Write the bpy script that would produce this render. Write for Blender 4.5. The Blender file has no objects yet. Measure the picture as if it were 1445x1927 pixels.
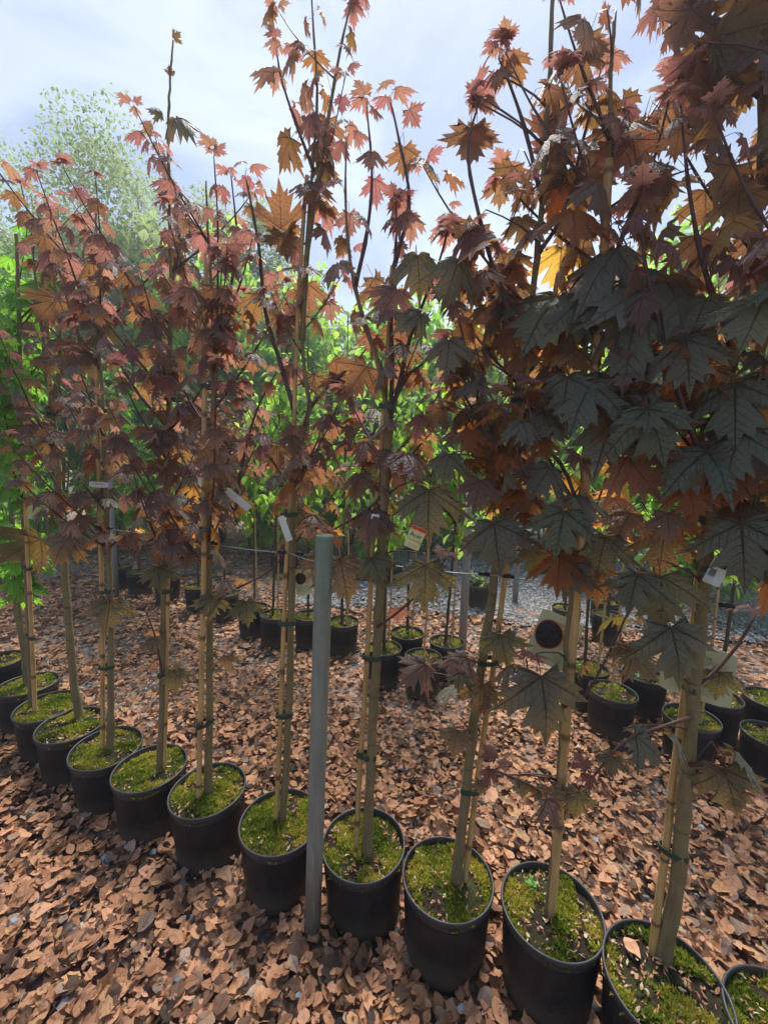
import bpy, math, random
import numpy as np
from mathutils import Vector, Matrix

rng = random.Random(7)
nrg = np.random.default_rng(7)
scene = bpy.context.scene
COL = scene.collection

# ------------------------------------------------------------------ camera
FPX, PITCH, ROLL, CAMH = 785.0, math.radians(7.1), math.radians(-1.6), 1.65
_f = np.array([0, math.cos(PITCH), -math.sin(PITCH)])
_r = np.array([1.0, 0, 0])
_d = np.cross(_f, _r)
_R = math.cos(ROLL) * _r + math.sin(ROLL) * _d
_D = -math.sin(ROLL) * _r + math.cos(ROLL) * _d
CM = np.array([_R, _D, _f])
CP = np.array([0, 0, CAMH])
cam = bpy.data.cameras.new('camera')
cam.sensor_fit = 'HORIZONTAL'
cam.sensor_width = 36
cam.lens = 36 * FPX / 1445
cam.clip_start = 0.02
cam.clip_end = 400
camo = bpy.data.objects.new('camera', cam)
COL.objects.link(camo)
camo.matrix_world = Matrix([[_R[0], -_D[0], -_f[0], 0], [_R[1], -_D[1], -_f[1], 0], [_R[2], -_D[2], -_f[2], CAMH], [0, 0, 0, 1]])
scene.camera = camo

# ------------------------------------------------------------------ world, sun, exposure
SUN_EL, SUN_AZ = math.radians(58), math.radians(6)      # azimuth from +Y towards +X
scene.view_settings.view_transform = 'Standard'
scene.view_settings.look = 'None'
scene.view_settings.gamma = 1
scene.view_settings.use_curve_mapping = False
scene.view_settings.exposure = 1.40
scene.cycles.max_bounces = 7
scene.cycles.diffuse_bounces = 4
scene.cycles.transmission_bounces = 5
scene.cycles.glossy_bounces = 3
scene.cycles.caustics_reflective = False
scene.cycles.caustics_refractive = False

world = bpy.data.worlds.new('World')
scene.world = world
world.use_nodes = True
nt = world.node_tree
nt.nodes.clear()


def N(nt, typ, **kw):
    n = nt.nodes.new(typ)
    for k, v in kw.items():
        if k == 'inp':
            for a, b in v.items():
                n.inputs[a].default_value = b
        else:
            setattr(n, k, v)
    return n


def L(nt, a, b):
    nt.links.new(a, b)


def ramp(nt, stops, fac=None, interp='LINEAR'):
    n = nt.nodes.new('ShaderNodeValToRGB')
    cr = n.color_ramp
    cr.interpolation = interp
    while len(cr.elements) < len(stops):
        cr.elements.new(0.5)
    for e, (p, c) in zip(cr.elements, stops):
        e.position = p
        e.color = (c[0], c[1], c[2], 1) if not isinstance(c, (int, float)) else (c, c, c, 1)
    if fac is not None:
        nt.links.new(fac, n.inputs[0])
    return n


def math_n(nt, op, a, b=None, c=None, clamp=False):
    n = nt.nodes.new('ShaderNodeMath')
    n.operation = op
    n.use_clamp = clamp
    for i, v in enumerate((a, b, c)):
        if v is None:
            continue
        if isinstance(v, (int, float)):
            n.inputs[i].default_value = v
        else:
            nt.links.new(v, n.inputs[i])
    return n.outputs[0]


def mixc(nt, fac, a, b, blend='MIX'):
    n = nt.nodes.new('ShaderNodeMix')
    n.data_type = 'RGBA'
    n.blend_type = blend
    for i, v in ((0, fac), (6, a), (7, b)):
        if isinstance(v, (int, float)):
            n.inputs[i].default_value = v
        elif isinstance(v, tuple):
            n.inputs[i].default_value = (*v, 1)
        else:
            nt.links.new(v, n.inputs[i])
    return n.outputs[2]


tc = N(nt, 'ShaderNodeTexCoord')
sky = N(nt, 'ShaderNodeTexSky', sky_type='NISHITA', sun_disc=False, sun_elevation=SUN_EL, sun_rotation=SUN_AZ, dust_density=2.0)
mp = N(nt, 'ShaderNodeMapping', inp={'Scale': (1.0, 1.0, 1.7), 'Location': (3.1, 0.6, 0.2)})
L(nt, tc.outputs['Generated'], mp.inputs[0])
n1 = N(nt, 'ShaderNodeTexNoise', inp={'Scale': 2.1, 'Detail': 8.0, 'Roughness': 0.56, 'Distortion': 0.5})
L(nt, mp.outputs[0], n1.inputs['Vector'])
cl = ramp(nt, [(0.38, (1.75, 2.5, 4.1)), (0.46, (2.25, 3.05, 4.7)), (0.53, (3.0, 3.8, 5.3)), (0.64, (4.1, 4.8, 6.0))], n1.outputs[0])
sund = Vector((math.sin(SUN_AZ) * math.cos(SUN_EL), math.cos(SUN_AZ) * math.cos(SUN_EL), math.sin(SUN_EL)))
vd = N(nt, 'ShaderNodeVectorMath', operation='DOT_PRODUCT')
L(nt, tc.outputs['Generated'], vd.inputs[0])
vd.inputs[1].default_value = sund
dotc = math_n(nt, 'MAXIMUM', vd.outputs['Value'], 0.0)
sz = N(nt, 'ShaderNodeSeparateXYZ')
L(nt, tc.outputs['Generated'], sz.inputs[0])
low = math_n(nt, 'POWER', math_n(nt, 'SUBTRACT', 1.0, math_n(nt, 'ABSOLUTE', sz.outputs[2]), clamp=True), 2.5)
glow = math_n(nt, 'ADD', math_n(nt, 'MULTIPLY', math_n(nt, 'POWER', dotc, 6.0), 0.22), math_n(nt, 'MULTIPLY', low, math_n(nt, 'ADD', math_n(nt, 'MULTIPLY', dotc, 1.0), 0.12)))
gf = math_n(nt, 'ADD', glow, 0.44)
cl2 = N(nt, 'ShaderNodeVectorMath', operation='SCALE')
L(nt, cl.outputs[0], cl2.inputs[0])
L(nt, gf, cl2.inputs['Scale'])
skyc = mixc(nt, 0.9, sky.outputs[0], cl2.outputs[0])
bg = N(nt, 'ShaderNodeBackground', inp={'Strength': 0.1})
L(nt, skyc, bg.inputs[0])
wo = N(nt, 'ShaderNodeOutputWorld')
L(nt, bg.outputs[0], wo.inputs[0])

sl = bpy.data.lights.new('sun', 'SUN')
sl.energy = 2.6
sl.angle = math.radians(28)
sl.color = (1.0, 0.95, 0.87)
slo = bpy.data.objects.new('sun', sl)
COL.objects.link(slo)
slo.rotation_euler = sund.to_track_quat('Z', 'Y').to_euler()


# ------------------------------------------------------------------ helpers
def ray(x, y):
    return np.array([(x - 722.5) / FPX, (y - 963.5) / FPX, 1.0]) @ CM


def atY(x, y, Y):           # the point of the vertical plane at distance Y
    d = ray(x, y)
    return CP + d * (Y / d[1])


def atZ(x, y, z=0.0):       # the point of the horizontal plane at height z
    d = ray(x, y)
    return CP + d * ((z - CAMH) / d[2])


class MB:
    def __init__(s):
        s.v, s.f, s.m, s.uv, s.sm = [], [], [], [], []
        s.rnd = []

    def add(s, verts, faces, mat=0, uvs=None, smooth=False, rnd=None):
        b = len(s.v)
        s.v.extend([tuple(map(float, v)) for v in verts])
        s.rnd.extend([rnd if rnd is not None else 0.5] * len(verts))
        s.uv.extend([tuple(map(float, u)) for u in uvs] if uvs is not None else [(float(v[0]), float(v[1])) for v in verts])
        for f in faces:
            s.f.append(tuple(b + i for i in f))
            s.m.append(mat)
            s.sm.append(smooth)

    def tube(s, pts, rads, seg=8, mat=0, cap=True, rnd=None):
        pts = [Vector(p) for p in pts]
        vs, us = [], []
        t0 = (pts[1] - pts[0]).normalized()
        nrm = t0.orthogonal().normalized()
        acc = 0
        for i, p in enumerate(pts):
            if i == 0:
                t = t0
            elif i == len(pts) - 1:
                t = (pts[i] - pts[i - 1]).normalized()
            else:
                t = (pts[i + 1] - pts[i - 1]).normalized()
            nrm = (nrm - t * nrm.dot(t)).normalized()
            bn = t.cross(nrm)
            if i:
                acc += (pts[i] - pts[i - 1]).length
            for k in range(seg):
                a = 2 * math.pi * k / seg
                vs.append(p + (nrm * math.cos(a) + bn * math.sin(a)) * rads[i])
                us.append((k / seg, acc))
        fs = []
        for i in range(len(pts) - 1):
            for k in range(seg):
                k2 = (k + 1) % seg
                fs.append((i * seg + k, i * seg + k2, (i + 1) * seg + k2, (i + 1) * seg + k))
        if cap:
            fs.append(tuple(range(seg - 1, -1, -1)))
            fs.append(tuple((len(pts) - 1) * seg + k for k in range(seg)))
        s.add(vs, fs, mat, us, True, rnd)

    def lathe(s, prof, seg=48, mat=0, c=(0, 0, 0), smooth=True):
        vs = [(c[0] + r * math.cos(2 * math.pi * k / seg), c[1] + r * math.sin(2 * math.pi * k / seg), c[2] + z) for r, z in prof for k in range(seg)]
        us = [(k / seg, i) for i in range(len(prof)) for k in range(seg)]
        fs = []
        for i in range(len(prof) - 1):
            for k in range(seg):
                k2 = (k + 1) % seg
                fs.append((i * seg + k, i * seg + k2, (i + 1) * seg + k2, (i + 1) * seg + k))
        s.add(vs, fs, mat, us, smooth)

    def box(s, c, h, mat=0, M=None):
        vs = [Vector((c[0] + sx * h[0], c[1] + sy * h[1], c[2] + sz * h[2])) for sx in (-1, 1) for sy in (-1, 1) for sz in (-1, 1)]
        if M is not None:
            vs = [M @ v for v in vs]
        s.add(vs, [(0, 1, 3, 2), (4, 6, 7, 5), (0, 4, 5, 1), (2, 3, 7, 6), (0, 2, 6, 4), (1, 5, 7, 3)], mat)

    def mesh(s, name, mats):
        me = bpy.data.meshes.new(name)
        me.from_pydata(s.v, [], s.f)
        for m in mats:
            me.materials.append(m)
        me.polygons.foreach_set('material_index', s.m)
        me.polygons.foreach_set('use_smooth', s.sm)
        li = np.empty(len(me.loops), dtype=np.int32)
        me.loops.foreach_get('vertex_index', li)
        uvl = me.uv_layers.new(name='UVMap')
        uvl.data.foreach_set('uv', np.array(s.uv, dtype=np.float32)[li].ravel())
        at = me.attributes.new('rnd', 'FLOAT', 'POINT')
        at.data.foreach_set('value', s.rnd)
        me.update()
        return me


def npmesh(name, V, F, UV, RND, mats, smooth=False):
    """V (n,3), F (m,3) ints, UV (n,2), RND (n)"""
    me = bpy.data.meshes.new(name)
    me.vertices.add(len(V))
    me.vertices.foreach_set('co', V.astype(np.float32).ravel())
    me.loops.add(len(F) * 3)
    me.loops.foreach_set('vertex_index', F.astype(np.int32).ravel())
    me.polygons.add(len(F))
    me.polygons.foreach_set('loop_start', np.arange(0, len(F) * 3, 3, dtype=np.int32))
    me.polygons.foreach_set('loop_total', np.full(len(F), 3, dtype=np.int32))
    me.polygons.foreach_set('use_smooth', np.full(len(F), smooth))
    for m in mats:
        me.materials.append(m)
    uvl = me.uv_layers.new(name='UVMap')
    uvl.data.foreach_set('uv', UV[F.ravel()].astype(np.float32).ravel())
    at = me.attributes.new('rnd', 'FLOAT', 'POINT')
    at.data.foreach_set('value', RND.astype(np.float32))
    me.update(calc_edges=True)
    me.validate()
    return me


def link(name, me, parent=None, loc=None):
    o = bpy.data.objects.new(name, me)
    COL.objects.link(o)
    if parent is not None:
        o.parent = parent
    if loc is not None:
        o.location = loc
    return o


def tag(o, label=None, cat=None, group=None, kind=None):
    if label: o['label'] = label
    if cat: o['category'] = cat
    if group: o['group'] = group
    if kind: o['kind'] = kind
    return o


def thing(name, loc, label, cat, group=None):
    o = bpy.data.objects.new(name, None)
    COL.objects.link(o)
    o.location = loc
    o.empty_display_size = 0.1
    return tag(o, label, cat, group)


# ------------------------------------------------------------------ materials
def newmat(name):
    m = bpy.data.materials.new(name)
    m.use_nodes = True
    m.node_tree.nodes.clear()
    return m, m.node_tree


def out(nt, sh):
    o = nt.nodes.new('ShaderNodeOutputMaterial')
    nt.links.new(sh, o.inputs[0])


def bsdf(nt, col, rough=0.6, spec=0.5, normal=None, **kw):
    b = nt.nodes.new('ShaderNodeBsdfPrincipled')
    if isinstance(col, tuple):
        b.inputs['Base Color'].default_value = (*col, 1)
    else:
        nt.links.new(col, b.inputs['Base Color'])
    if isinstance(rough, (int, float)):
        b.inputs['Roughness'].default_value = rough
    else:
        nt.links.new(rough, b.inputs['Roughness'])
    b.inputs['Specular IOR Level'].default_value = spec
    if normal is not None:
        nt.links.new(normal, b.inputs['Normal'])
    for k, v in kw.items():
        b.inputs[k.replace('_', ' ')].default_value = v
    return b


def noise(nt, vec, scale, detail=4, rough=0.55, w=None):
    n = N(nt, 'ShaderNodeTexNoise', inp={'Scale': scale, 'Detail': detail, 'Roughness': rough})
    if vec is not None:
        nt.links.new(vec, n.inputs['Vector'])
    return n.outputs[0]


def bump(nt, h, strength=0.3, dist=0.01):
    b = N(nt, 'ShaderNodeBump', inp={'Strength': strength, 'Distance': dist})
    nt.links.new(h, b.inputs['Height'])
    return b.outputs[0]


VEIN = [(0.0, 1.0), (0.857, 0.515), (0.93, -0.36)]      # midrib and side ribs of a palmate leaf (|x|, y)


def leafmat(name, top, under, trans, tfac, palmate=True, attr=False, rough=0.42, spec=0.5, veil_sheen=0.0):
    """two sided leaf: top / under lists of colours picked per leaf, light passes through as trans"""
    m, nt = newmat(name)
    if attr:
        a = N(nt, 'ShaderNodeAttribute', attribute_name='rnd')
        rnd = a.outputs['Fac']
    else:
        rnd = N(nt, 'ShaderNodeObjectInfo').outputs['Random']
    k = 1.0 / (len(top) - 1)
    ct = ramp(nt, [(i * k, c) for i, c in enumerate(top)], rnd).outputs[0]
    rnd2 = math_n(nt, 'FRACT', math_n(nt, 'MULTIPLY', rnd, 7.31))
    k = 1.0 / (len(trans) - 1)
    cx = ramp(nt, [(i * k, c) for i, c in enumerate(trans)], rnd2).outputs[0]
    uv = N(nt, 'ShaderNodeUVMap').outputs[0]
    sx = N(nt, 'ShaderNodeSeparateXYZ')
    L(nt, uv, sx.inputs[0])
    X = math_n(nt, 'ABSOLUTE', sx.outputs[0])
    Y = sx.outputs[1]
    if palmate:
        v = None
        side = None
        for (a, b) in VEIN:
            t = math_n(nt, 'ADD', math_n(nt, 'MULTIPLY', X, a), math_n(nt, 'MULTIPLY', Y, b))
            p = math_n(nt, 'ABSOLUTE', math_n(nt, 'SUBTRACT', math_n(nt, 'MULTIPLY', X, b), math_n(nt, 'MULTIPLY', Y, a)))
            bad = math_n(nt, 'MULTIPLY', math_n(nt, 'LESS_THAN', t, 0.0), 9.0)
            p = math_n(nt, 'ADD', p, bad)
            w = math_n(nt, 'SUBTRACT', 0.026, math_n(nt, 'MULTIPLY', t, 0.016))
            li = math_n(nt, 'SUBTRACT', 1.0, math_n(nt, 'DIVIDE', p, w), clamp=True)
            s = math_n(nt, 'FRACT', math_n(nt, 'MULTIPLY', math_n(nt, 'SUBTRACT', t, math_n(nt, 'MULTIPLY', p, 0.85)), 7.5))
            s = math_n(nt, 'MULTIPLY', math_n(nt, 'SUBTRACT', 1.0, math_n(nt, 'MULTIPLY', math_n(nt, 'ABSOLUTE', math_n(nt, 'SUBTRACT', s, 0.5)), 11.0), clamp=True), 0.5)
            s = math_n(nt, 'MULTIPLY', s, math_n(nt, 'SUBTRACT', 1.0, math_n(nt, 'MULTIPLY', p, 4.0), clamp=True))
            l2 = math_n(nt, 'MAXIMUM', li, s)
            v = l2 if v is None else math_n(nt, 'MAXIMUM', v, l2)
    else:
        li = math_n(nt, 'SUBTRACT', 1.0, math_n(nt, 'DIVIDE', X, 0.025), clamp=True)
        s = math_n(nt, 'FRACT', math_n(nt, 'MULTIPLY', math_n(nt, 'SUBTRACT', Y, math_n(nt, 'MULTIPLY', X, 0.8)), 8.0))
        s = math_n(nt, 'MULTIPLY', math_n(nt, 'SUBTRACT', 1.0, math_n(nt, 'MULTIPLY', math_n(nt, 'ABSOLUTE', math_n(nt, 'SUBTRACT', s, 0.5)), 8.0), clamp=True), 0.5)
        v = math_n(nt, 'MAXIMUM', li, s)
    geo = N(nt, 'ShaderNodeNewGeometry')
    blot = noise(nt, uv, 5.0, 4, 0.6)
    cu = mixc(nt, 0.75, ct, under)
    base = mixc(nt, geo.outputs['Backfacing'], ct, cu)
    base = mixc(nt, math_n(nt, 'MULTIPLY', math_n(nt, 'SUBTRACT', blot, 0.35), 1.0, clamp=True), base, mixc(nt, 0.5, base, tuple(x * 1.9 for x in top[-1])))
    vc = mixc(nt, geo.outputs['Backfacing'], mixc(nt, 0.6, base, (0.012, 0.010, 0.010)), mixc(nt, 0.5, base, (0.28, 0.16, 0.10)))
    base = mixc(nt, math_n(nt, 'MULTIPLY', v, 0.85), base, vc)
    h = math_n(nt, 'ADD', math_n(nt, 'MULTIPLY', v, -1.0), math_n(nt, 'MULTIPLY', noise(nt, uv, 14.0, 3), 0.9))
    bp = bump(nt, h, 0.8, 0.009)
    rg = math_n(nt, 'ADD', math_n(nt, 'MULTIPLY', noise(nt, uv, 9.0, 2), 0.3), rough - 0.15)
    b = bsdf(nt, base, rg, spec, bp)
    if veil_sheen:  # added sheen lightens the leaves like a veil of glare
        b.inputs['Sheen Weight'].default_value = veil_sheen
        b.inputs['Sheen Roughness'].default_value = 0.5
    tr = N(nt, 'ShaderNodeBsdfTranslucent')
    cx = mixc(nt, math_n(nt, 'MULTIPLY', v, 0.65), cx, mixc(nt, 1.0, cx, (0.35, 0.3, 0.3), 'MULTIPLY'))
    L(nt, cx, tr.inputs[0])
    L(nt, bp, tr.inputs['Normal'])
    mx = N(nt, 'ShaderNodeMixShader', inp={0: tfac})
    L(nt, b.outputs[0], mx.inputs[1])
    L(nt, tr.outputs[0], mx.inputs[2])
    out(nt, mx.outputs[0])
    return m


TOPS = [(0.095, 0.072, 0.080), (0.075, 0.072, 0.060), (0.115, 0.080, 0.078), (0.080, 0.082, 0.060)]
M_leaf = leafmat('crimson_maple_leaf', TOPS, (0.10, 0.05, 0.035), [(0.60, 0.25, 0.09), (0.52, 0.27, 0.08), (0.56, 0.20, 0.11), (0.48, 0.25, 0.09)], 0.44, spec=0.6, veil_sheen=0.25, rough=0.38)
M_young = leafmat('young_red_maple_leaf', [(0.10, 0.055, 0.06), (0.12, 0.06, 0.055), (0.09, 0.06, 0.062)], (0.14, 0.06, 0.055), [(0.64, 0.28, 0.18), (0.60, 0.22, 0.20), (0.60, 0.32, 0.16)], 0.52, veil_sheen=0.25)
M_dark = leafmat('mature_dark_maple_leaf', [(0.066, 0.090, 0.052), (0.092, 0.100, 0.076), (0.070, 0.108, 0.052)], (0.09, 0.07, 0.035), [(0.50, 0.28, 0.06), (0.36, 0.26, 0.05), (0.60, 0.26, 0.06)], 0.30, spec=0.6, rough=0.42, veil_sheen=0.12)
M_gmaple = leafmat('green_maple_leaf', [(0.05, 0.15, 0.03), (0.07, 0.18, 0.03), (0.06, 0.16, 0.05)], (0.09, 0.18, 0.06), [(0.34, 0.78, 0.06), (0.46, 0.85, 0.07), (0.30, 0.70, 0.12)], 0.56)
GREEN_T = [(0.05, 0.16, 0.025), (0.08, 0.21, 0.03), (0.05, 0.16, 0.045), (0.09, 0.22, 0.04)]
GREEN_X = [(0.52, 0.92, 0.10), (0.66, 0.95, 0.12), (0.36, 0.80, 0.12), (0.74, 0.95, 0.20)]
M_green = leafmat('green_shrub_leaf', GREEN_T, (0.07, 0.15, 0.05), GREEN_X, 0.58, palmate=False)
M_green_s = leafmat('green_shrub_foliage', GREEN_T, (0.07, 0.15, 0.05), GREEN_X, 0.7, palmate=False, attr=True)
M_pale_s = leafmat('pale_tree_foliage', [(0.07, 0.12, 0.04), (0.10, 0.15, 0.06)], (0.12, 0.18, 0.09), [(0.45, 0.62, 0.22), (0.55, 0.70, 0.30)], 0.5, palmate=False, attr=True)
M_red_s = leafmat('crimson_foliage', TOPS, (0.10, 0.05, 0.035), [(0.62, 0.20, 0.045), (0.55, 0.22, 0.04), (0.66, 0.14, 0.06)], 0.45, attr=True)


def simple(name, col, rough=0.6, spec=0.4, nscale=40, namt=0.3, bs=0.15, objrnd=0.0, metal=0.0, stretch=(1, 1, 1)):
    m, nt = newmat(name)
    t = N(nt, 'ShaderNodeTexCoord')
    mp = N(nt, 'ShaderNodeMapping', inp={'Scale': stretch})
    L(nt, t.outputs['Object'], mp.inputs[0])
    n = noise(nt, mp.outputs[0], nscale, 5)
    c = mixc(nt, n, tuple(x * (1 - namt) for x in col), tuple(min(1, x * (1 + namt)) for x in col))
    if objrnd:
        r = N(nt, 'ShaderNodeObjectInfo').outputs['Random']
        c = mixc(nt, math_n(nt, 'MULTIPLY', r, objrnd), c, (0.0, 0.0, 0.0))
    b = bsdf(nt, c, rough, spec, bump(nt, n, bs, 0.004), Metallic=metal)
    out(nt, b.outputs[0])
    return m


M_petiole = simple('red_petiole', (0.20, 0.035, 0.03), 0.45, 0.4, 60)
M_gpetiole = simple('green_petiole', (0.16, 0.16, 0.05), 0.5, 0.4, 60)
M_twig = simple('purple_twig', (0.085, 0.042, 0.036), 0.5, 0.4, 60, 0.4)


def barkmat(name, c1, c2, algae=(0.12, 0.13, 0.06)):
    m, nt = newmat(name)
    t = N(nt, 'ShaderNodeTexCoord')
    mp = N(nt, 'ShaderNodeMapping', inp={'Scale': (1, 1, 0.25)})
    L(nt, t.outputs['Object'], mp.inputs[0])
    n = noise(nt, mp.outputs[0], 45, 6, 0.6)
    big = noise(nt, t.outputs['Object'], 5, 3)
    fine = noise(nt, t.outputs['Object'], 260, 2)
    c = ramp(nt, [(0.3, c1), (0.7, c2)], n).outputs[0]
    c = mixc(nt, ramp(nt, [(0.42, 0.0), (0.62, 0.75)], big).outputs[0], c, algae)
    c = mixc(nt, ramp(nt, [(0.62, 0.0), (0.70, 0.6)], fine).outputs[0], c, tuple(x * 1.7 for x in c2))
    mp2 = N(nt, 'ShaderNodeMapping', inp={'Scale': (0.35, 0.35, 4)})
    L(nt, t.outputs['Object'], mp2.inputs[0])
    ring = noise(nt, mp2.outputs[0], 14, 3)
    c = mixc(nt, ramp(nt, [(0.60, 0.0), (0.66, 0.5)], ring).outputs[0], c, tuple(x * 0.4 for x in c1))
    b = bsdf(nt, c, 0.75, 0.25, bump(nt, math_n(nt, 'ADD', n, ring), 0.5, 0.003))
    out(nt, b.outputs[0])
    return m


M_bark = barkmat('maple_bark', (0.12, 0.092, 0.05), (0.27, 0.205, 0.105), (0.20, 0.185, 0.075))
M_bark2 = barkmat('dark_bark', (0.05, 0.035, 0.025), (0.10, 0.075, 0.05), (0.08, 0.075, 0.04))


def canemat():
    m, nt = newmat('bamboo_cane')
    t = N(nt, 'ShaderNodeTexCoord')
    mp = N(nt, 'ShaderNodeMapping', inp={'Scale': (1, 1, 0.06)})
    L(nt, t.outputs['Object'], mp.inputs[0])
    n = noise(nt, mp.outputs[0], 120, 4)
    big = noise(nt, t.outputs['Object'], 7, 3)
    a = N(nt, 'ShaderNodeAttribute', attribute_name='rnd')
    c = ramp(nt, [(0.3, (0.38, 0.235, 0.085)), (0.7, (0.62, 0.42, 0.17))], n).outputs[0]
    c = mixc(nt, ramp(nt, [(0.5, 0.0), (0.7, 0.6)], big).outputs[0], c, (0.20, 0.17, 0.08))
    c = mixc(nt, ramp(nt, [(0.6, 0.0), (0.9, 0.85)], a.outputs['Fac']).outputs[0], c, (0.09, 0.055, 0.025))
    b = bsdf(nt, c, 0.5, 0.4, bump(nt, n, 0.2, 0.002))
    out(nt, b.outputs[0])
    return m


M_cane = canemat()


def potmat(name, rim=False):
    m, nt = newmat(name)
    t = N(nt, 'ShaderNodeTexCoord')
    oi = N(nt, 'ShaderNodeObjectInfo').outputs['Random']
    off = N(nt, 'ShaderNodeVectorMath', operation='ADD')
    cb = N(nt, 'ShaderNodeCombineXYZ')
    L(nt, math_n(nt, 'MULTIPLY', oi, 40.0), cb.inputs[0])
    L(nt, t.outputs['Object'], off.inputs[0])
    L(nt, cb.outputs[0], off.inputs[1])
    mp = N(nt, 'ShaderNodeMapping', inp={'Scale': (1, 1, 0.25)})
    L(nt, off.outputs[0], mp.inputs[0])
    streak = noise(nt, mp.outputs[0], 22, 6, 0.65)
    dust = noise(nt, off.outputs[0], 90, 4, 0.7)
    spots = noise(nt, off.outputs[0], 240, 2, 0.5)
    base = (0.011, 0.0105, 0.012) if not rim else (0.036, 0.037, 0.044)  # rim base is lighter: its grey sheen is put into the colour
    c = mixc(nt, ramp(nt, [(0.45, 0.0), (0.72, 0.9)], streak).outputs[0], base, (0.032, 0.029, 0.027))
    c = mixc(nt, ramp(nt, [(0.55, 0.0), (0.75, 0.4)], dust).outputs[0], c, (0.085, 0.075, 0.062))
    c = mixc(nt, ramp(nt, [(0.68, 0.0), (0.72, 0.6)], spots).outputs[0], c, (0.15, 0.135, 0.11))
    if not rim:
        zz = N(nt, 'ShaderNodeSeparateXYZ')
        L(nt, t.outputs['Object'], zz.inputs[0])
        mud = math_n(nt, 'SUBTRACT', 1.0, math_n(nt, 'MULTIPLY', math_n(nt, 'ADD', zz.outputs[2], math_n(nt, 'MULTIPLY', dust, -0.09)), 11.0), clamp=True)
        c = mixc(nt, math_n(nt, 'MULTIPLY', mud, 0.8), c, (0.10, 0.075, 0.05))
    rg = math_n(nt, 'ADD', math_n(nt, 'MULTIPLY', streak, 0.35), 0.30 if rim else 0.42)
    b = bsdf(nt, c, rg, 0.45 if rim else 0.3, bump(nt, math_n(nt, 'ADD', streak, math_n(nt, 'MULTIPLY', dust, 0.4)), 0.25, 0.003))
    out(nt, b.outputs[0])
    return m


M_pot, M_rim = potmat('black_pot_plastic'), potmat('pot_rim_sheen_plastic', True)


def soilmat():
    m, nt = newmat('potting_soil')
    t = N(nt, 'ShaderNodeTexCoord').outputs['Object']
    n = noise(nt, t, 90, 6, 0.7)
    p = noise(nt, t, 9, 4)
    c = ramp(nt, [(0.35, (0.012, 0.009, 0.006)), (0.7, (0.06, 0.043, 0.03))], n).outputs[0]
    c = mixc(nt, ramp(nt, [(0.48, 0.0), (0.60, 0.6)], p).outputs[0], c, (0.06, 0.075, 0.018))
    b = bsdf(nt, c, 0.95, 0.2, bump(nt, n, 1.0, 0.012))
    out(nt, b.outputs[0])
    return m


M_soil = soilmat()


def attrmat(name, stops, rough=0.8, spec=0.2, tfac=0.0, nscale=30, dark=0.5, bs=0.4):
    """colour picked per piece from the rnd attribute or the object's own random number"""
    m, nt = newmat(name)
    a = N(nt, 'ShaderNodeAttribute', attribute_name='rnd').outputs['Fac']
    r = N(nt, 'ShaderNodeObjectInfo').outputs['Random']
    isobj = math_n(nt, 'LESS_THAN', a, -0.5)
    f = math_n(nt, 'ADD', math_n(nt, 'MULTIPLY', isobj, r), math_n(nt, 'MULTIPLY', math_n(nt, 'SUBTRACT', 1.0, isobj), a))
    c = ramp(nt, stops, f).outputs[0]
    t = N(nt, 'ShaderNodeTexCoord').outputs['UV']
    n = noise(nt, t, 3.5, 5, 0.65)
    c = mixc(nt, ramp(nt, [(0.45, 0.0), (0.75, dark)], n).outputs[0], c, mixc(nt, 1.0, c, (0.3, 0.27, 0.25), 'MULTIPLY'))
    sx = N(nt, 'ShaderNodeSeparateXYZ')
    L(nt, t, sx.inputs[0])
    X = math_n(nt, 'ABSOLUTE', sx.outputs[0])
    li = math_n(nt, 'SUBTRACT', 1.0, math_n(nt, 'DIVIDE', X, 0.03), clamp=True)
    s = math_n(nt, 'FRACT', math_n(nt, 'MULTIPLY', math_n(nt, 'SUBTRACT', sx.outputs[1], math_n(nt, 'MULTIPLY', X, 0.9)), 9.0))
    s = math_n(nt, 'MULTIPLY', math_n(nt, 'SUBTRACT', 1.0, math_n(nt, 'MULTIPLY', math_n(nt, 'ABSOLUTE', math_n(nt, 'SUBTRACT', s, 0.5)), 8.0), clamp=True), 0.4)
    v = math_n(nt, 'MAXIMUM', li, s)
    c = mixc(nt, math_n(nt, 'MULTIPLY', v, 0.35), c, mixc(nt, 1.0, c, (0.5, 0.45, 0.4), 'MULTIPLY'))
    b = bsdf(nt, c, rough, spec, bump(nt, math_n(nt, 'SUBTRACT', n, math_n(nt, 'MULTIPLY', v, 0.5)), bs, 0.004))
    if tfac:
        tr = N(nt, 'ShaderNodeBsdfTranslucent')
        L(nt, c, tr.inputs[0])
        mx = N(nt, 'ShaderNodeMixShader', inp={0: tfac})
        L(nt, b.outputs[0], mx.inputs[1])
        L(nt, tr.outputs[0], mx.inputs[2])
        out(nt, mx.outputs[0])
    else:
        out(nt, b.outputs[0])
    return m


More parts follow.
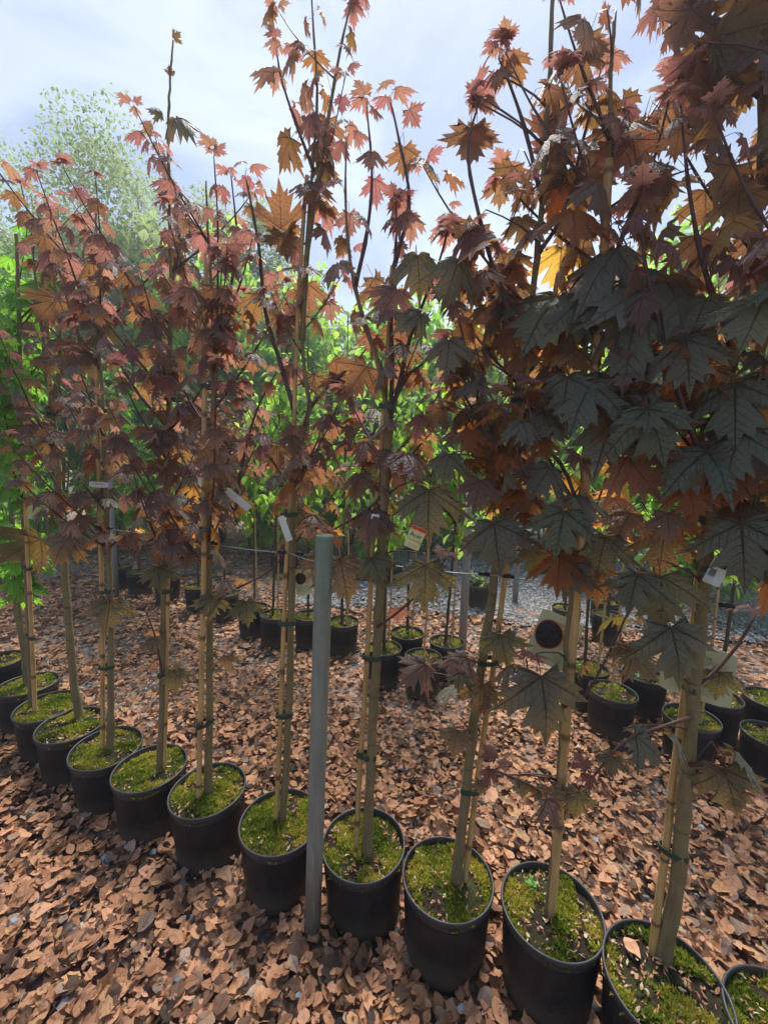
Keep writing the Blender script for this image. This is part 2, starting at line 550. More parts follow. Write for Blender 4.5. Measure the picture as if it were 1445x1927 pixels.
M_litter = attrmat('dead_leaf', [(0.0, (0.05, 0.032, 0.024)), (0.14, (0.16, 0.078, 0.045)), (0.28, (0.44, 0.215, 0.115)), (0.6, (0.72, 0.385, 0.225)), (0.76, (0.37, 0.17, 0.085)), (0.88, (0.70, 0.38, 0.18)), (0.94, (0.22, 0.15, 0.115)), (1.0, (0.50, 0.36, 0.26))], 0.62, 0.3, 0.12)
M_moss = attrmat('moss', [(0.0, (0.09, 0.15, 0.025)), (0.35, (0.21, 0.27, 0.035)), (0.7, (0.52, 0.52, 0.07)), (1.0, (0.66, 0.50, 0.13))], 0.9, 0.1, 0.35, dark=0.2)
M_bits = attrmat('bud_scales', [(0.0, (0.30, 0.13, 0.07)), (0.6, (0.45, 0.24, 0.13)), (1.0, (0.6, 0.5, 0.38))], 0.7, 0.2)
M_stone = attrmat('grey_stone', [(0.0, (0.17, 0.18, 0.19)), (0.5, (0.36, 0.37, 0.39)), (1.0, (0.58, 0.58, 0.59))], 0.75, 0.3, dark=0.3)
M_sprout = simple('sprout_green', (0.10, 0.26, 0.04), 0.5, 0.4, 30)
M_tie = simple('green_tie', (0.022, 0.055, 0.035), 0.45, 0.4, 30)
M_clip = simple('black_clip', (0.012, 0.012, 0.013), 0.45, 0.4, 30)
M_wire = simple('galvanised_wire', (0.30, 0.30, 0.30), 0.45, 0.5, 30, metal=0.6)


def postmat():
    m, nt = newmat('galvanised_post')
    t = N(nt, 'ShaderNodeTexCoord').outputs['Object']
    mp = N(nt, 'ShaderNodeMapping', inp={'Scale': (1, 1, 0.1)})
    L(nt, t, mp.inputs[0])
    n = noise(nt, mp.outputs[0], 60, 5)
    g = noise(nt, t, 3.2, 5, 0.6)
    sc = noise(nt, t, 130, 3)
    sx = N(nt, 'ShaderNodeSeparateXYZ')
    L(nt, t, sx.inputs[0])
    up = math_n(nt, 'MULTIPLY', math_n(nt, 'SUBTRACT', sx.outputs[2], 0.75), 1.3, clamp=True)
    c = ramp(nt, [(0.3, (0.20, 0.20, 0.165)), (0.7, (0.30, 0.295, 0.245))], n).outputs[0]
    gm = math_n(nt, 'ADD', ramp(nt, [(0.45, 0.0), (0.65, 0.4)], g).outputs[0], math_n(nt, 'MULTIPLY', up, 0.6), clamp=True)
    c = mixc(nt, gm, c, (0.13, 0.21, 0.14))
    c = mixc(nt, ramp(nt, [(0.62, 0.0), (0.72, 0.5)], sc).outputs[0], c, (0.40, 0.41, 0.38))
    low = math_n(nt, 'SUBTRACT', 1.0, math_n(nt, 'MULTIPLY', math_n(nt, 'SUBTRACT', sx.outputs[2], math_n(nt, 'MULTIPLY', g, 0.25)), 5.0), clamp=True)
    c = mixc(nt, math_n(nt, 'MULTIPLY', low, 0.7), c, (0.12, 0.085, 0.05))
    mps = N(nt, 'ShaderNodeMapping', inp={'Scale': (1, 1, 0.03)})
    L(nt, t, mps.inputs[0])
    c = mixc(nt, ramp(nt, [(0.66, 0.0), (0.70, 0.7)], noise(nt, mps.outputs[0], 190, 2)).outputs[0], c, (0.42, 0.42, 0.38))
    b = bsdf(nt, c, 0.6, 0.4, bump(nt, sc, 0.3, 0.003), Metallic=0.05)
    out(nt, b.outputs[0])
    return m


M_post = postmat()


# ------------------------------------------------------------------ ground
def groundmat(name, gravel):
    m, nt = newmat(name)
    t = N(nt, 'ShaderNodeTexCoord').outputs['Object']
    vo = N(nt, 'ShaderNodeTexVoronoi', inp={'Scale': 42.0, 'Randomness': 1.0})
    L(nt, t, vo.inputs['Vector'])
    sep = N(nt, 'ShaderNodeSeparateColor')
    L(nt, vo.outputs['Color'], sep.inputs[0])
    stone = ramp(nt, [(0.0, (0.22, 0.22, 0.23)), (0.5, (0.42, 0.42, 0.44)), (1.0, (0.64, 0.64, 0.65))], sep.outputs[0]).outputs[0]
    vo2 = N(nt, 'ShaderNodeTexVoronoi', inp={'Scale': 19.0, 'Randomness': 1.0})
    L(nt, t, vo2.inputs['Vector'])
    sep2 = N(nt, 'ShaderNodeSeparateColor')
    L(nt, vo2.outputs['Color'], sep2.inputs[0])
    leafc = ramp(nt, [(0.0, (0.10, 0.065, 0.05)), (0.3, (0.26, 0.14, 0.09)), (0.6, (0.42, 0.24, 0.16)), (1.0, (0.48, 0.33, 0.24))], sep2.outputs[1]).outputs[0]
    dk = ramp(nt, [(0.25, 1.0), (0.6, 0.25)], vo.outputs['Distance']).outputs[0]
    stone = mixc(nt, 1.0, stone, dk, 'MULTIPLY')
    big = noise(nt, t, 1.6, 5, 0.6)
    if gravel:
        mask = ramp(nt, [(0.54, 0.0), (0.64, 0.7)], big).outputs[0]
        hh = vo.outputs['Distance']
    else:
        mask = ramp(nt, [(0.36, 0.15), (0.5, 0.95)], big).outputs[0]
        hh = vo2.outputs['Distance']
    c = mixc(nt, mask, stone, leafc)
    if not gravel:
        c = mixc(nt, 0.35, c, (0.05, 0.04, 0.032))
    b = bsdf(nt, c, 0.85, 0.25, bump(nt, math_n(nt, 'MULTIPLY', hh, -1.0), 0.8, 0.02))
    out(nt, b.outputs[0])
    return m


def gz(x, y):
    return -0.04 + 0.016 * math.sin(x * 2.1 + 0.7) * math.sin(y * 1.7) + 0.009 * math.sin(x * 5.3 + y * 3.1)


g = MB()
xs = list(np.concatenate([np.linspace(-60, -7, 8), np.linspace(-6, 6, 61), np.linspace(7, 60, 8)]))
ys = list(np.concatenate([np.linspace(-20, -2, 5), np.linspace(-1, 9, 51), np.linspace(10, 90, 10)]))
for y in ys:
    for x in xs:
        w = 1.0 if (abs(x) < 6.1 and -1.1 < y < 9.1) else 0.0
        g.v.append((x, y, gz(x, y) * w - 0.012 - 0.04 * (1 - w)))
        g.uv.append((x, y)); g.rnd.append(0.5)
nx = len(xs)
for j in range(len(ys) - 1):
    for i in range(nx - 1):
        g.f.append((j * nx + i, j * nx + i + 1, (j + 1) * nx + i + 1, (j + 1) * nx + i)); g.m.append(0); g.sm.append(True)
ground = link('ground', g.mesh('ground', [groundmat('leafy_ground', False)]))
tag(ground, 'brown leaf-strewn nursery ground under the pots', kind='structure')

# pale gravel track behind the second row, wavy near edge
pg = MB()
PN = 40
vs = []
for i in range(PN + 1):
    x = -1.2 + 12.0 * i / PN
    yn = 4.55 - 0.16 * x + 0.10 * math.sin(x * 3.1) + 0.06 * math.sin(x * 7.7)
    vs += [(x, yn, -0.022), (x, yn + 0.5, -0.012), (x, 16 + 0.1 * x, -0.012)]
fs = []
for i in range(PN):
    for k in (0, 1):
        a = i * 3 + k
        fs.append((a, a + 3, a + 4, a + 1))
pg.add(vs, fs, 0, None, True)
path = link('gravel_path', pg.mesh('gravel_path', [groundmat('pale_gravel', True)]))
tag(path, 'pale grey gravel track behind the second row of pots', kind='structure')

# ------------------------------------------------------------------ fallen leaves
# one dead leaf: oval, toothed, curled; local length 1 along y
DL = np.array([(0, 0, 0), (0.20, 0.14, 0), (0.35, 0.36, 0), (0.33, 0.60, 0), (0.19, 0.84, 0), (0, 1.04, 0), (-0.19, 0.84, 0), (-0.35, 0.58, 0), (-0.34, 0.34, 0), (-0.18, 0.13, 0), (0, 0.33, 0), (0, 0.66, 0)], float)
DF = np.array([(0, 1, 10), (1, 2, 10), (2, 3, 11), (2, 11, 10), (3, 4, 11), (4, 5, 11), (5, 6, 11), (6, 7, 11), (7, 8, 10), (7, 10, 11), (8, 9, 10), (9, 0, 10)])
# lobed dead leaf with ragged points (maple)
DL2 = np.array([(0, 0, 0), (0.30, -0.05, 0), (0.42, 0.16, 0), (0.66, 0.36, 0), (0.38, 0.42, 0), (0.34, 0.70, 0), (0, 1.0, 0), (-0.30, 0.66, 0), (-0.36, 0.40, 0), (-0.62, 0.40, 0), (-0.40, 0.14, 0), (-0.30, -0.08, 0), (0, 0.30, 0), (0, 0.62, 0)], float)
DF2 = np.array([(0, 1, 12), (1, 2, 12), (2, 3, 4), (2, 4, 12), (4, 5, 13), (4, 13, 12), (5, 6, 13), (6, 7, 13), (7, 8, 13), (8, 12, 13), (8, 9, 10), (8, 10, 12), (10, 11, 12), (11, 0, 12)])


def curl(V, n, r):
    """n curled copies of a flat leaf template"""
    W = np.repeat(V[None], n, 0)
    x, y = W[..., 0], W[..., 1]
    a = r.uniform(-0.4, 0.9, (n, 1)) * (1 + 1.2 * (r.random((n, 1)) < 0.15))
    b = r.uniform(-0.4, 0.5, (n, 1))
    c = r.uniform(-0.5, 0.5, (n, 1))
    z = a * x ** 2 + b * (y - 0.5) ** 2 + c * x * (y - 0.5) + r.normal(0, 0.035, x.shape)
    sx = r.uniform(0.75, 1.15, (n, 1))
    W = np.stack([x * sx + r.normal(0, 0.02, x.shape), y + r.normal(0, 0.02, y.shape), z], -1)
    return W


def rotmats(yaw, pitch, roll):
    cy, sy, cp, sp, cr, sr = np.cos(yaw), np.sin(yaw), np.cos(pitch), np.sin(pitch), np.cos(roll), np.sin(roll)
    o, z = np.ones_like(yaw), np.zeros_like(yaw)
    Rz = np.stack([np.stack([cy, -sy, z], -1), np.stack([sy, cy, z], -1), np.stack([z, z, o], -1)], -2)
    Rx = np.stack([np.stack([o, z, z], -1), np.stack([z, cp, -sp], -1), np.stack([z, sp, cp], -1)], -2)
    Ry = np.stack([np.stack([cr, z, sr], -1), np.stack([z, o, z], -1), np.stack([-sr, z, cr], -1)], -2)
    return Rz @ Rx @ Ry


FRONT = {  # rim centres of the front row pots, metres
    'a': (-2.13, 2.37), 'b': (-1.84, 2.17), 5: (-1.60, 2.02), 6: (-1.315, 1.87), 7: (-1.025, 1.735), 8: (-0.705, 1.61), 9: (-0.37, 1.47),
    10: (-0.035, 1.39), 11: (0.25, 1.255), 12: (0.565, 1.155), 13: (0.805, 0.98), 14: (1.06, 0.87)}
ROW2 = [(-1.98, 4.36), (-1.64, 4.22), (-1.22, 3.82), (-0.96, 3.62), (-0.64, 3.60), (-0.33, 3.50), (0.03, 3.03), (0.32, 2.93), (0.22, 3.34), (0.53, 3.17),
        (1.46, 2.78), (1.46, 2.46), (1.80, 2.68), (1.79, 2.22), (2.10, 2.44), (2.12, 2.08), (2.42, 2.42), (-2.58, 2.68), (-2.50, 2.38), (1.13, 4.72), (1.86, 4.05), (2.20, 3.90), (2.36, 4.28),
        (-1.55, 6.1), (-1.15, 6.0), (-0.72, 5.85), (-0.30, 5.7), (0.15, 5.55), (-2.45, 4.62), (-2.90, 4.85), (-3.3, 5.1)]
POTS = [(*p, 0.15) for p in FRONT.values()] + [(*p, 0.135) for p in ROW2]


def clear_of_pots(x, y, m=0.0):
    k = np.ones(len(x), bool)
    for px, py, r in POTS:
        k &= (x - px) ** 2 + (y - py) ** 2 > (r * 0.93 + m) ** 2
    return k


def scatter_leaves(n, box, size, r, zoff=(0.0, 0.05), thin=None):
    x = r.uniform(box[0], box[1], n)
    y = r.uniform(box[2], box[3], n)
    k = clear_of_pots(x, y)
    k &= np.abs(x) < 1.15 * y + 0.9
    if thin is not None:
        k &= r.random(n) < thin(x, y)
    x, y = x[k], y[k]
    n = len(x)
    zz = np.array([gz(a, b) for a, b in zip(x, y)])
    V, F, UV, RN = [], [], [], []
    base = 0
    field = 0.5 + 0.5 * np.sin(x * 2.3 + 1.1 * np.sin(y * 3.1)) * np.sin(y * 2.9 + 0.8 * np.sin(x * 4.3))
    half = r.random(n) < 0.8
    for T, TF, msk in ((DL, DF, half), (DL2, DF2, ~half)):
        m = int(msk.sum())
        if m == 0:
            continue
        W = curl(T, m, r)
        s = r.uniform(size[0], size[1], m) * (1 + 0.5 * (r.random(m) < 0.12)) * (1 - 0.45 * (r.random(m) < 0.35))
        R = rotmats(r.uniform(0, 6.283, m), r.normal(0, 0.28, m), r.normal(0, 0.32, m))
        W = np.einsum('nij,nvj->nvi', R, W - np.array([0, 0.5, 0])) * s[:, None, None]
        pos = np.stack([x[msk], y[msk], zz[msk] + r.uniform(zoff[0], zoff[1], m)], -1)
        W = W + pos[:, None, :]
        mn = W[..., 2].min(1) - (zz[msk] - 0.010)
        W[..., 2] -= np.minimum(mn, 0)[:, None]
        V.append(W.reshape(-1, 3))
        F.append((TF[None] + (np.arange(m) * len(T))[:, None, None]).reshape(-1, 3) + base)
        UV.append(np.tile(T[:, :2], (m, 1)) + np.repeat(np.zeros((m, 2)), len(T), 0))
        RN.append(np.repeat(np.clip(r.random(m) * (1 - 0.45 * (field[msk] > 0.72) * (r.random(m) < 0.6)), 0, 1), len(T)))
        base += m * len(T)
    return np.concatenate(V), np.concatenate(F), np.concatenate(UV), np.concatenate(RN)


def gravelly(x, y):
    v = np.sin(x * 3.1 + 1.0) * np.sin(y * 2.7 + 0.4) + 0.5 * np.sin(x * 7.9 - y * 5.1)
    return np.clip(1.05 - 0.55 * (v > np.where((y > 2.2) & (y < 4.2), 0.15, 0.7)), 0, 1) * np.where(y > 4.55 - 0.16 * x, np.where(x > -1.2, 0.16, 0.8), 1.0)


parts = [scatter_leaves(36000, (-3.6, 3.4, 0.15, 2.6), (0.030, 0.063), nrg, (0, 0.05), gravelly),
         scatter_leaves(26000, (-5.5, 5.5, 2.6, 5.2), (0.032, 0.062), nrg, (0, 0.04), gravelly),
         scatter_leaves(9000, (-8.0, 8.0, 5.2, 9.0), (0.05, 0.085), nrg, (0, 0.03), gravelly)]
fr = scatter_leaves(15000, (-3.2, 3.0, 0.3, 3.2), (0.010, 0.026), nrg, (0.015, 0.055))
parts.append((fr[0], fr[1], fr[2], fr[3] * 0.75))
off, Vs, Fs, Us, Rs = 0, [], [], [], []
for V, F, UV, RN in parts:
    Vs.append(V); Fs.append(F + off); Us.append(UV); Rs.append(RN)
    off += len(V)
lit = link('leaf_litter', npmesh('leaf_litter', np.concatenate(Vs), np.concatenate(Fs), np.concatenate(Us), np.concatenate(Rs), [M_litter]))
tag(lit, 'thick carpet of curled brown dead leaves covering the ground', 'leaf litter', kind='stuff')

# the leaves nearest the camera, each one its own object
LV = []
for k in range(14):
    T, TF = (DL, DF) if k % 3 else (DL2, DF2)
    W = curl(T, 1, nrg)[0] - np.array([0, 0.5, 0])
    me = npmesh('fallen_leaf', W, TF, T[:, :2], np.full(len(T), -1.0), [M_litter])
    LV.append(me)
cnt = 0
while cnt < 290:
    x, y = rng.uniform(-1.9, 1.5), rng.uniform(0.75, 1.9)
    if abs(x) > 0.98 * y + 0.1 or not clear_of_pots(np.array([x]), np.array([y]), 0.03)[0]:
        continue
    o = link('fallen_leaf', rng.choice(LV), ground)
    s = rng.uniform(0.042, 0.076)
    o.scale = (s, s, s)
    o.rotation_euler = (rng.gauss(0, 0.25), rng.gauss(0, 0.28), rng.uniform(0, 6.283))
    o.location = (x, y, gz(x, y) + rng.uniform(0.028, 0.056))
    cnt += 1

# bits of twig lying in the litter
tw = MB()
for k in range(260):
    x, y = rng.uniform(-2.6, 2.4), rng.uniform(0.6, 4.0)
    if not clear_of_pots(np.array([x]), np.array([y]), 0.05)[0]:
        continue
    a, l = rng.uniform(0, 6.28), rng.uniform(0.03, 0.13)
    d = Vector((math.cos(a), math.sin(a), rng.uniform(-.1, .12)))
    z = gz(x, y) + rng.uniform(0.035, 0.058)
    c = Vector((x, y, z))
    q = rng.uniform(0.0009, 0.0022)
    tw.tube([c - d * l / 2, c + Vector((rng.uniform(-.006, .006), rng.uniform(-.006, .006), 0.003)), c + d * l / 2], [q, q, q * .6], 4)
tag(link('fallen_twigs', tw.mesh('fallen_twigs', [M_bark2])), 'thin dry twigs scattered through the dead leaves', 'twigs', kind='stuff')

# stones
def stone_arrays(n, box, size, r, dens=None, zo=0.0):
    ico = bpy.data.meshes.new('tmp')
    import bmesh
    bm = bmesh.new()
    bmesh.ops.create_icosphere(bm, subdivisions=1, radius=1)
    bm.verts.ensure_lookup_table()
    T = np.array([v.co[:] for v in bm.verts])
    TF = np.array([[v.index for v in f.verts] for f in bm.faces])
    bm.free()
    bpy.data.meshes.remove(ico)
    x = r.uniform(box[0], box[1], n); y = r.uniform(box[2], box[3], n)
    k = clear_of_pots(x, y, 0.01)
    if dens is not None:
        k &= r.random(n) < dens(x, y)
    x, y = x[k], y[k]; n = len(x)
    W = T[None] * r.uniform(0.65, 1.3, (n, len(T), 1)) * np.stack([r.uniform(0.7, 1.2, n), r.uniform(0.7, 1.2, n), r.uniform(0.4, 0.8, n)], -1)[:, None, :]
    R = rotmats(r.uniform(0, 6.28, n), r.normal(0, 0.3, n), r.normal(0, 0.3, n))
    W = np.einsum('nij,nvj->nvi', R, W) * r.uniform(size[0], size[1], n)[:, None, None]
    zz = np.array([gz(a, b) for a, b in zip(x, y)])
    W += np.stack([x, y, zz + zo], -1)[:, None, :]
    return W.reshape(-1, 3), (TF[None] + (np.arange(n) * len(T))[:, None, None]).reshape(-1, 3), np.tile(T[:, :2], (n, 1)), np.repeat(r.random(n), len(T))


A = stone_arrays(5000, (-3.5, 3.5, 0.2, 5.0), (0.006, 0.017), nrg, lambda x, y: np.where(gravelly(x, y) < 0.8, 0.85, 0.35), 0.012)
B = stone_arrays(11000, (-1.0, 4.5, 3.8, 9.5), (0.010, 0.026), nrg, lambda x, y: (y > 4.5 - 0.16 * x) * 1.0, 0.03)
gs = link('gravel', npmesh('gravel', np.concatenate([A[0], B[0]]), np.concatenate([A[1], B[1] + len(A[0])]), np.concatenate([A[2], B[2]]), np.concatenate([A[3], B[3]]), [M_stone]))
tag(gs, 'loose blue-grey gravel stones showing between the dead leaves', 'gravel', kind='stuff')
sv = []
for k in range(5):
    a = stone_arrays(1, (50, 50.01, 50, 50.01), (1, 1.001), nrg, None)
    V = a[0] - a[0].mean(0)
    sv.append(npmesh('stone', V, a[1], a[2], np.full(len(V), -1.0), [M_stone]))
for px, py, s in [(404, 1700, .026), (145, 1735, .016), (178, 1770, .014), (70, 1690, .022), (455, 1135, .03), (410, 1195, .03), (700, 1700, .02), (560, 1880, .02), (690, 1885, .022), (1090, 1410, .022), (755, 1447, .02), (25, 1730, .02),
                  (1120, 1580, .018), (1010, 1480, .02), (490, 1400, .02), (1320, 1560, .018), (870, 1900, .022), (335, 1845, .018), (120, 1880, .02), (770, 1330, .02)]:
    p = atZ(px, py, -0.01)
    o = link('stone', rng.choice(sv), ground, (p[0], p[1], gz(p[0], p[1]) + 0.03))
    o.scale = (s, s * rng.uniform(.8, 1.1), s * 0.7)
    o.rotation_euler = (0.2, rng.uniform(-.3, .3), rng.uniform(0, 6))

# ------------------------------------------------------------------ pots
def pot_meshes(R, H, tall):
    b = MB()
    rb = R * 0.86
    prof = [(0.0, 0.004), (rb * 0.9, 0.0), (rb, 0.008)]
    for i in range(1, 12):
        t = i / 12
        prof.append((rb + (R * 0.965 - rb) * t, 0.008 + (H - 0.028) * t))
    b.lathe(prof, 56)
    body = b.mesh('pot_body', [M_pot])
    r = MB()
    pr = [(R * 0.962, H - 0.024), (R * 0.985, H - 0.021), (R * 1.0, H - 0.012), (R * 1.0, H - 0.003), (R * 0.985, H), (R * 0.965, H), (R * 0.95, H - 0.004), (R * 0.945, H - 0.05)]
    r.lathe(pr, 56)
    return body, r.mesh('rim', [M_rim])


def soil_mesh(R, z, seed):
    r = random.Random(seed)
    b = MB()
    rings, seg = 9, 36
    ph = [r.uniform(0, 6) for _ in range(4)]

    def hz(x, y):
        return z + 0.007 * math.sin(x * 31 + ph[0]) * math.sin(y * 29 + ph[1]) + 0.004 * math.sin(x * 70 + y * 50 + ph[2]) + 0.010 * (1 - (x * x + y * y) / R ** 2)
    vs = [(0, 0, hz(0, 0))]
    for i in range(1, rings + 1):
        for k in range(seg):
            a = 2 * math.pi * k / seg
            q = R * 0.95 * i / rings
            x, y = q * math.cos(a), q * math.sin(a)
            vs.append((x, y, hz(x, y)))
    fs = [(0, 1 + k, 1 + (k + 1) % seg) for k in range(seg)]
    for i in range(rings - 1):
        for k in range(seg):
            a, c = 1 + i * seg, 1 + (i + 1) * seg
            fs.append((a + k, c + k, c + (k + 1) % seg, a + (k + 1) % seg))
    b.add(vs, fs, 0, None, True)
    return b.mesh('soil', [M_soil]), hz


def moss_mesh(R, hz, seed, amount, n):
    r = np.random.default_rng(seed)
    ph = r.uniform(0, 6, 6)
    a = r.uniform(0, 6.283, n); q = R * 0.94 * np.sqrt(r.random(n))
    x, y = q * np.cos(a), q * np.sin(a)
    v = np.sin(x * 22 + ph[0]) * np.sin(y * 25 + ph[1]) + 0.6 * np.sin(x * 48 + y * 33 + ph[2]) + 0.55 * np.sin(x * 95 + ph[5]) * np.sin(y * 104 + ph[1]) + 0.45 * (q / R) ** 2 + r.normal(0, 0.22, n)
    k = v > (0.9 - 1.9 * amount)
    x, y, v = x[k], y[k], v[k]; n = len(x)
    z = np.array([hz(i, j) for i, j in zip(x, y)])
    hgt = r.uniform(0.006, 0.019, n) * (0.8 + 0.7 * np.clip(v, 0, 1.4))
    T = np.array([(-0.35, 0, 0), (0.35, 0, 0), (0.0, 0.15, 1.0), (0, -0.35, 0), (0, 0.35, 0), (0.25, 0, 0.85)])
    TF = np.array([(0, 1, 2), (3, 4, 5)])
    R3 = rotmats(r.uniform(0, 6.28, n), r.normal(0, 0.45, n), r.normal(0, 0.45, n))
    sc = np.stack([hgt * 0.55, hgt * 0.55, hgt], -1)
    W = np.einsum('nij,nvj->nvi', R3, T[None] * sc[:, None, :]) + np.stack([x, y, z - 0.001], -1)[:, None, :]
    patch = 0.5 + 0.5 * np.sin(x * 17 + ph[3]) * np.sin(y * 19 + ph[4])
    rn = np.clip(0.2 + 0.65 * patch + r.normal(0, 0.2, n), 0, 1)
    m = npmesh('moss', W.reshape(-1, 3), (TF[None] + (np.arange(n) * 6)[:, None, None]).reshape(-1, 3), np.tile(T[:, :2] * 0.2 + 0.3, (n, 1)), np.repeat(rn, 6), [M_moss])
    return m


def bits_mesh(R, hz, seed, n):
    r = np.random.default_rng(seed)
    a = r.uniform(0, 6.283, n); q = R * 0.9 * np.sqrt(r.random(n))
    x, y = q * np.cos(a), q * np.sin(a)
    z = np.array([hz(i, j) for i, j in zip(x, y)]) + r.uniform(0.006, 0.014, n)
    W = curl(DL, n, r) - np.array([0, 0.5, 0])
    W[..., 0] *= 0.55
    R3 = rotmats(r.uniform(0, 6.28, n), r.normal(0, 0.4, n), r.normal(0, 0.5, n))
    W = np.einsum('nij,nvj->nvi', R3, W) * r.uniform(0.008, 0.022, n)[:, None, None] + np.stack([x, y, z], -1)[:, None, :]
    return npmesh('bud_scales', W.reshape(-1, 3), (DF[None] + (np.arange(n) * 12)[:, None, None]).reshape(-1, 3), np.tile(DL[:, :2], (n, 1)), np.repeat(r.random(n), 12), [M_bits])


FB, FR = pot_meshes(0.155, 0.290, True)
SB, SR = pot_meshes(0.14, 0.290, True)
fs_lib = []
for s in range(6):
    sm, hz = soil_mesh(0.155, 0.260, 10 + s)
    amount = [0.66, 0.56, 0.46, 0.76, 0.36, 0.14][s]
    fs_lib.append((sm, moss_mesh(0.155, hz, 20 + s, amount, 15000), bits_mesh(0.155, hz, 30 + s, [110, 140, 130, 90, 190, 260][s])))
ss_lib = []
for s in range(4):
    sm, hz = soil_mesh(0.14, 0.257, 50 + s)
    ss_lib.append((sm, moss_mesh(0.14, hz, 60 + s, [0.5, 0.3, 0.75, 0.4][s], 2600), bits_mesh(0.14, hz, 70 + s, 70)))


def make_sprout(x, y, z, s, seed=1, parent=None):
    r = random.Random(seed)
    b = MB()
    for k in range(7):
        a = k * 2.4 + r.uniform(-.3, .3)
        d = Vector((math.cos(a), math.sin(a), 0))
        n = Vector((-d.y, d.x, 0))
        ln = s * r.uniform(0.6, 1.0)
        up = 0.6 + 0.12 * k
        p0 = Vector((0, 0, s * 0.1 * k))
        b.add([p0, p0 + d * ln * .5 + n * ln * .26 + Vector((0, 0, ln * up * .5)), p0 + d * ln + Vector((0, 0, ln * up * .6)), p0 + d * ln * .5 - n * ln * .26 + Vector((0, 0, ln * up * .5)), p0 + d * ln * .5 + Vector((0, 0, ln * up * .42))],
              [(0, 1, 4), (1, 2, 4), (2, 3, 4), (3, 0, 4)], 0)
    b.tube([(0, 0, -0.01), (0, 0, s * 0.6)], [0.0018, 0.001], 5)
    return link('sprout', b.mesh('sprout', [M_sprout]), parent, (x, y, z))


def pot(x, y, lib, body, rim, label, group, rot=0.0):
    t = thing('plant_pot', (x, y, gz(x, y) - 0.006), label, 'plant pot', group)
    t.rotation_euler = (rng.gauss(0, 0.016), rng.gauss(0, 0.016), rot)
    link('pot_body', body, t)
    link('rim', rim, t)
    link('soil', lib[0], t)
    tag(link('moss', lib[1], t), kind='stuff')
    tag(link('bud_scales', lib[2], t), kind='stuff')
    return t


POTLAB = {
    'a': 'front-row black pot at left edge with yellow-green moss',
    'b': 'front-row black pot holding a lone bamboo cane, full of even yellow moss',
    5: 'front-row black pot with weed and dark soil round a bent trunk foot',
    6: 'front-row black pot with one upright moss tuft behind its cane and trunk',
    7: 'black pot whose trunk and cane stand pressed together in its middle',
    8: 'black pot second to the left of the round green steel post',
    9: 'mossy black pot touching the left side of the steel post',
    10: 'mossy black pot just right of the steel post',
    11: 'tilted-looking black pot with dark green moss and a swollen trunk foot',
    12: 'large black pot with patchy moss and a small green sprout, cane only showing',
    13: 'black pot at bottom right with dark soil and a fallen leaf inside',
    14: 'black pot cut off by the bottom right corner'}
FLIB = {'a': 0, 'b': 3, 5: 4, 6: 2, 7: 0, 8: 1, 9: 3, 10: 1, 11: 2, 12: 4, 13: 5, 14: 0}
fpots = {}
for k, (x, y) in FRONT.items():
    fpots[k] = pot(x, y, fs_lib[FLIB[k]], FB, FR, POTLAB[k], 'black pots in the front row', rng.uniform(0, 6.28))
make_sprout(0.08, 0.0, 0.270, 0.03, 1, fpots[12])
make_sprout(-0.05, -0.06, 0.270, 0.02, 2, fpots[13])
make_sprout(0.03, -0.07, 0.270, 0.018, 3, fpots[5])
make_sprout(-0.04, 0.09, 0.270, 0.016, 4, fpots[9])
dl = link('fallen_leaf', LV[1], fpots[13], (0.02, -0.09, 0.28))
dl.scale = (0.055,) * 3

R2LAB = ['black pot of the crimson sapling standing second-row far left', 'black pot with mossy rim behind the seventh cane in the second row', 'second-row black pot with bright weed at its front',
         'second-row black pot with pale moss left of the ninth trunk', 'second-row black pot under the dark picture tag left of the steel post', 'second-row black pot seen whole just right of the steel post',
         'black pot peeping out right behind the V-forked trunk', 'black pot with a single short cane in the pot cluster', 'black pot with bright weed behind the short-cane pot', 'black pot touching the left side of the slim grey post',
         'black pot with two thin canes behind the bamboo with the green tie', 'black pot below a hanging orange leaf', 'black pot topped with a black felt disc', 'black pot directly behind the thick right-hand trunk',
         'black pot half hidden right behind the thick trunk pot', 'black pot with a bright green weed at the right edge', 'black pot cut by the right edge behind the weed pot', 'mossy black pot at the left edge, rear one of two', 'black pot at the left edge with leaf bits, front one of two',
         'lone black pot with a small pink plant out on the gravel', 'black pot on the gravel edge with low yellow moss', 'black pot on the gravel edge between two others', 'rearmost black pot of the three on the gravel edge',
         'back-row black pot furthest left by the gravel', 'back-row black pot second from the left by the gravel', 'back-row black pot in the middle behind the steel post', 'back-row black pot fourth from the left behind the wire', 'back-row black pot nearest the gravel track',
         'black pot in shade behind the sixth trunk', 'black pot in shade behind the fifth trunk', 'black pot in deep shade furthest back on the left']
rpots = []
for i, (x, y) in enumerate(ROW2):
    rpots.append(pot(x, y, ss_lib[i % 4], SB, SR, R2LAB[i], 'black pots in the rows behind', rng.uniform(0, 6.28)))
for i, (dx, dy, s) in {2: (-0.03, -0.07, .05), 8: (0.05, -0.02, .04), 15: (0.0, 0.0, .06), 10: (-0.05, -0.05, .04), 12: (0.03, -0.06, .05), 0: (0.02, -.05, .04), 11: (-0.03, 0.02, .035)}.items():
    make_sprout(dx, dy, 0.270, s, i, rpots[i])
b = MB()
b.lathe([(0.0, 0.0), (0.04, 0.006), (0.085, 0.002), (0.095, -0.004), (0.09, -0.008), (0, -0.008)], 20)
fd = link('felt_disc', b.mesh('felt_disc', [M_clip]), None, (1.80, 2.72, 0.248))
fd.rotation_euler = (0.06, -0.04, 0)
tag(fd, 'wrinkled black felt disc lying on the soil of a second-row pot', 'mulch mat')

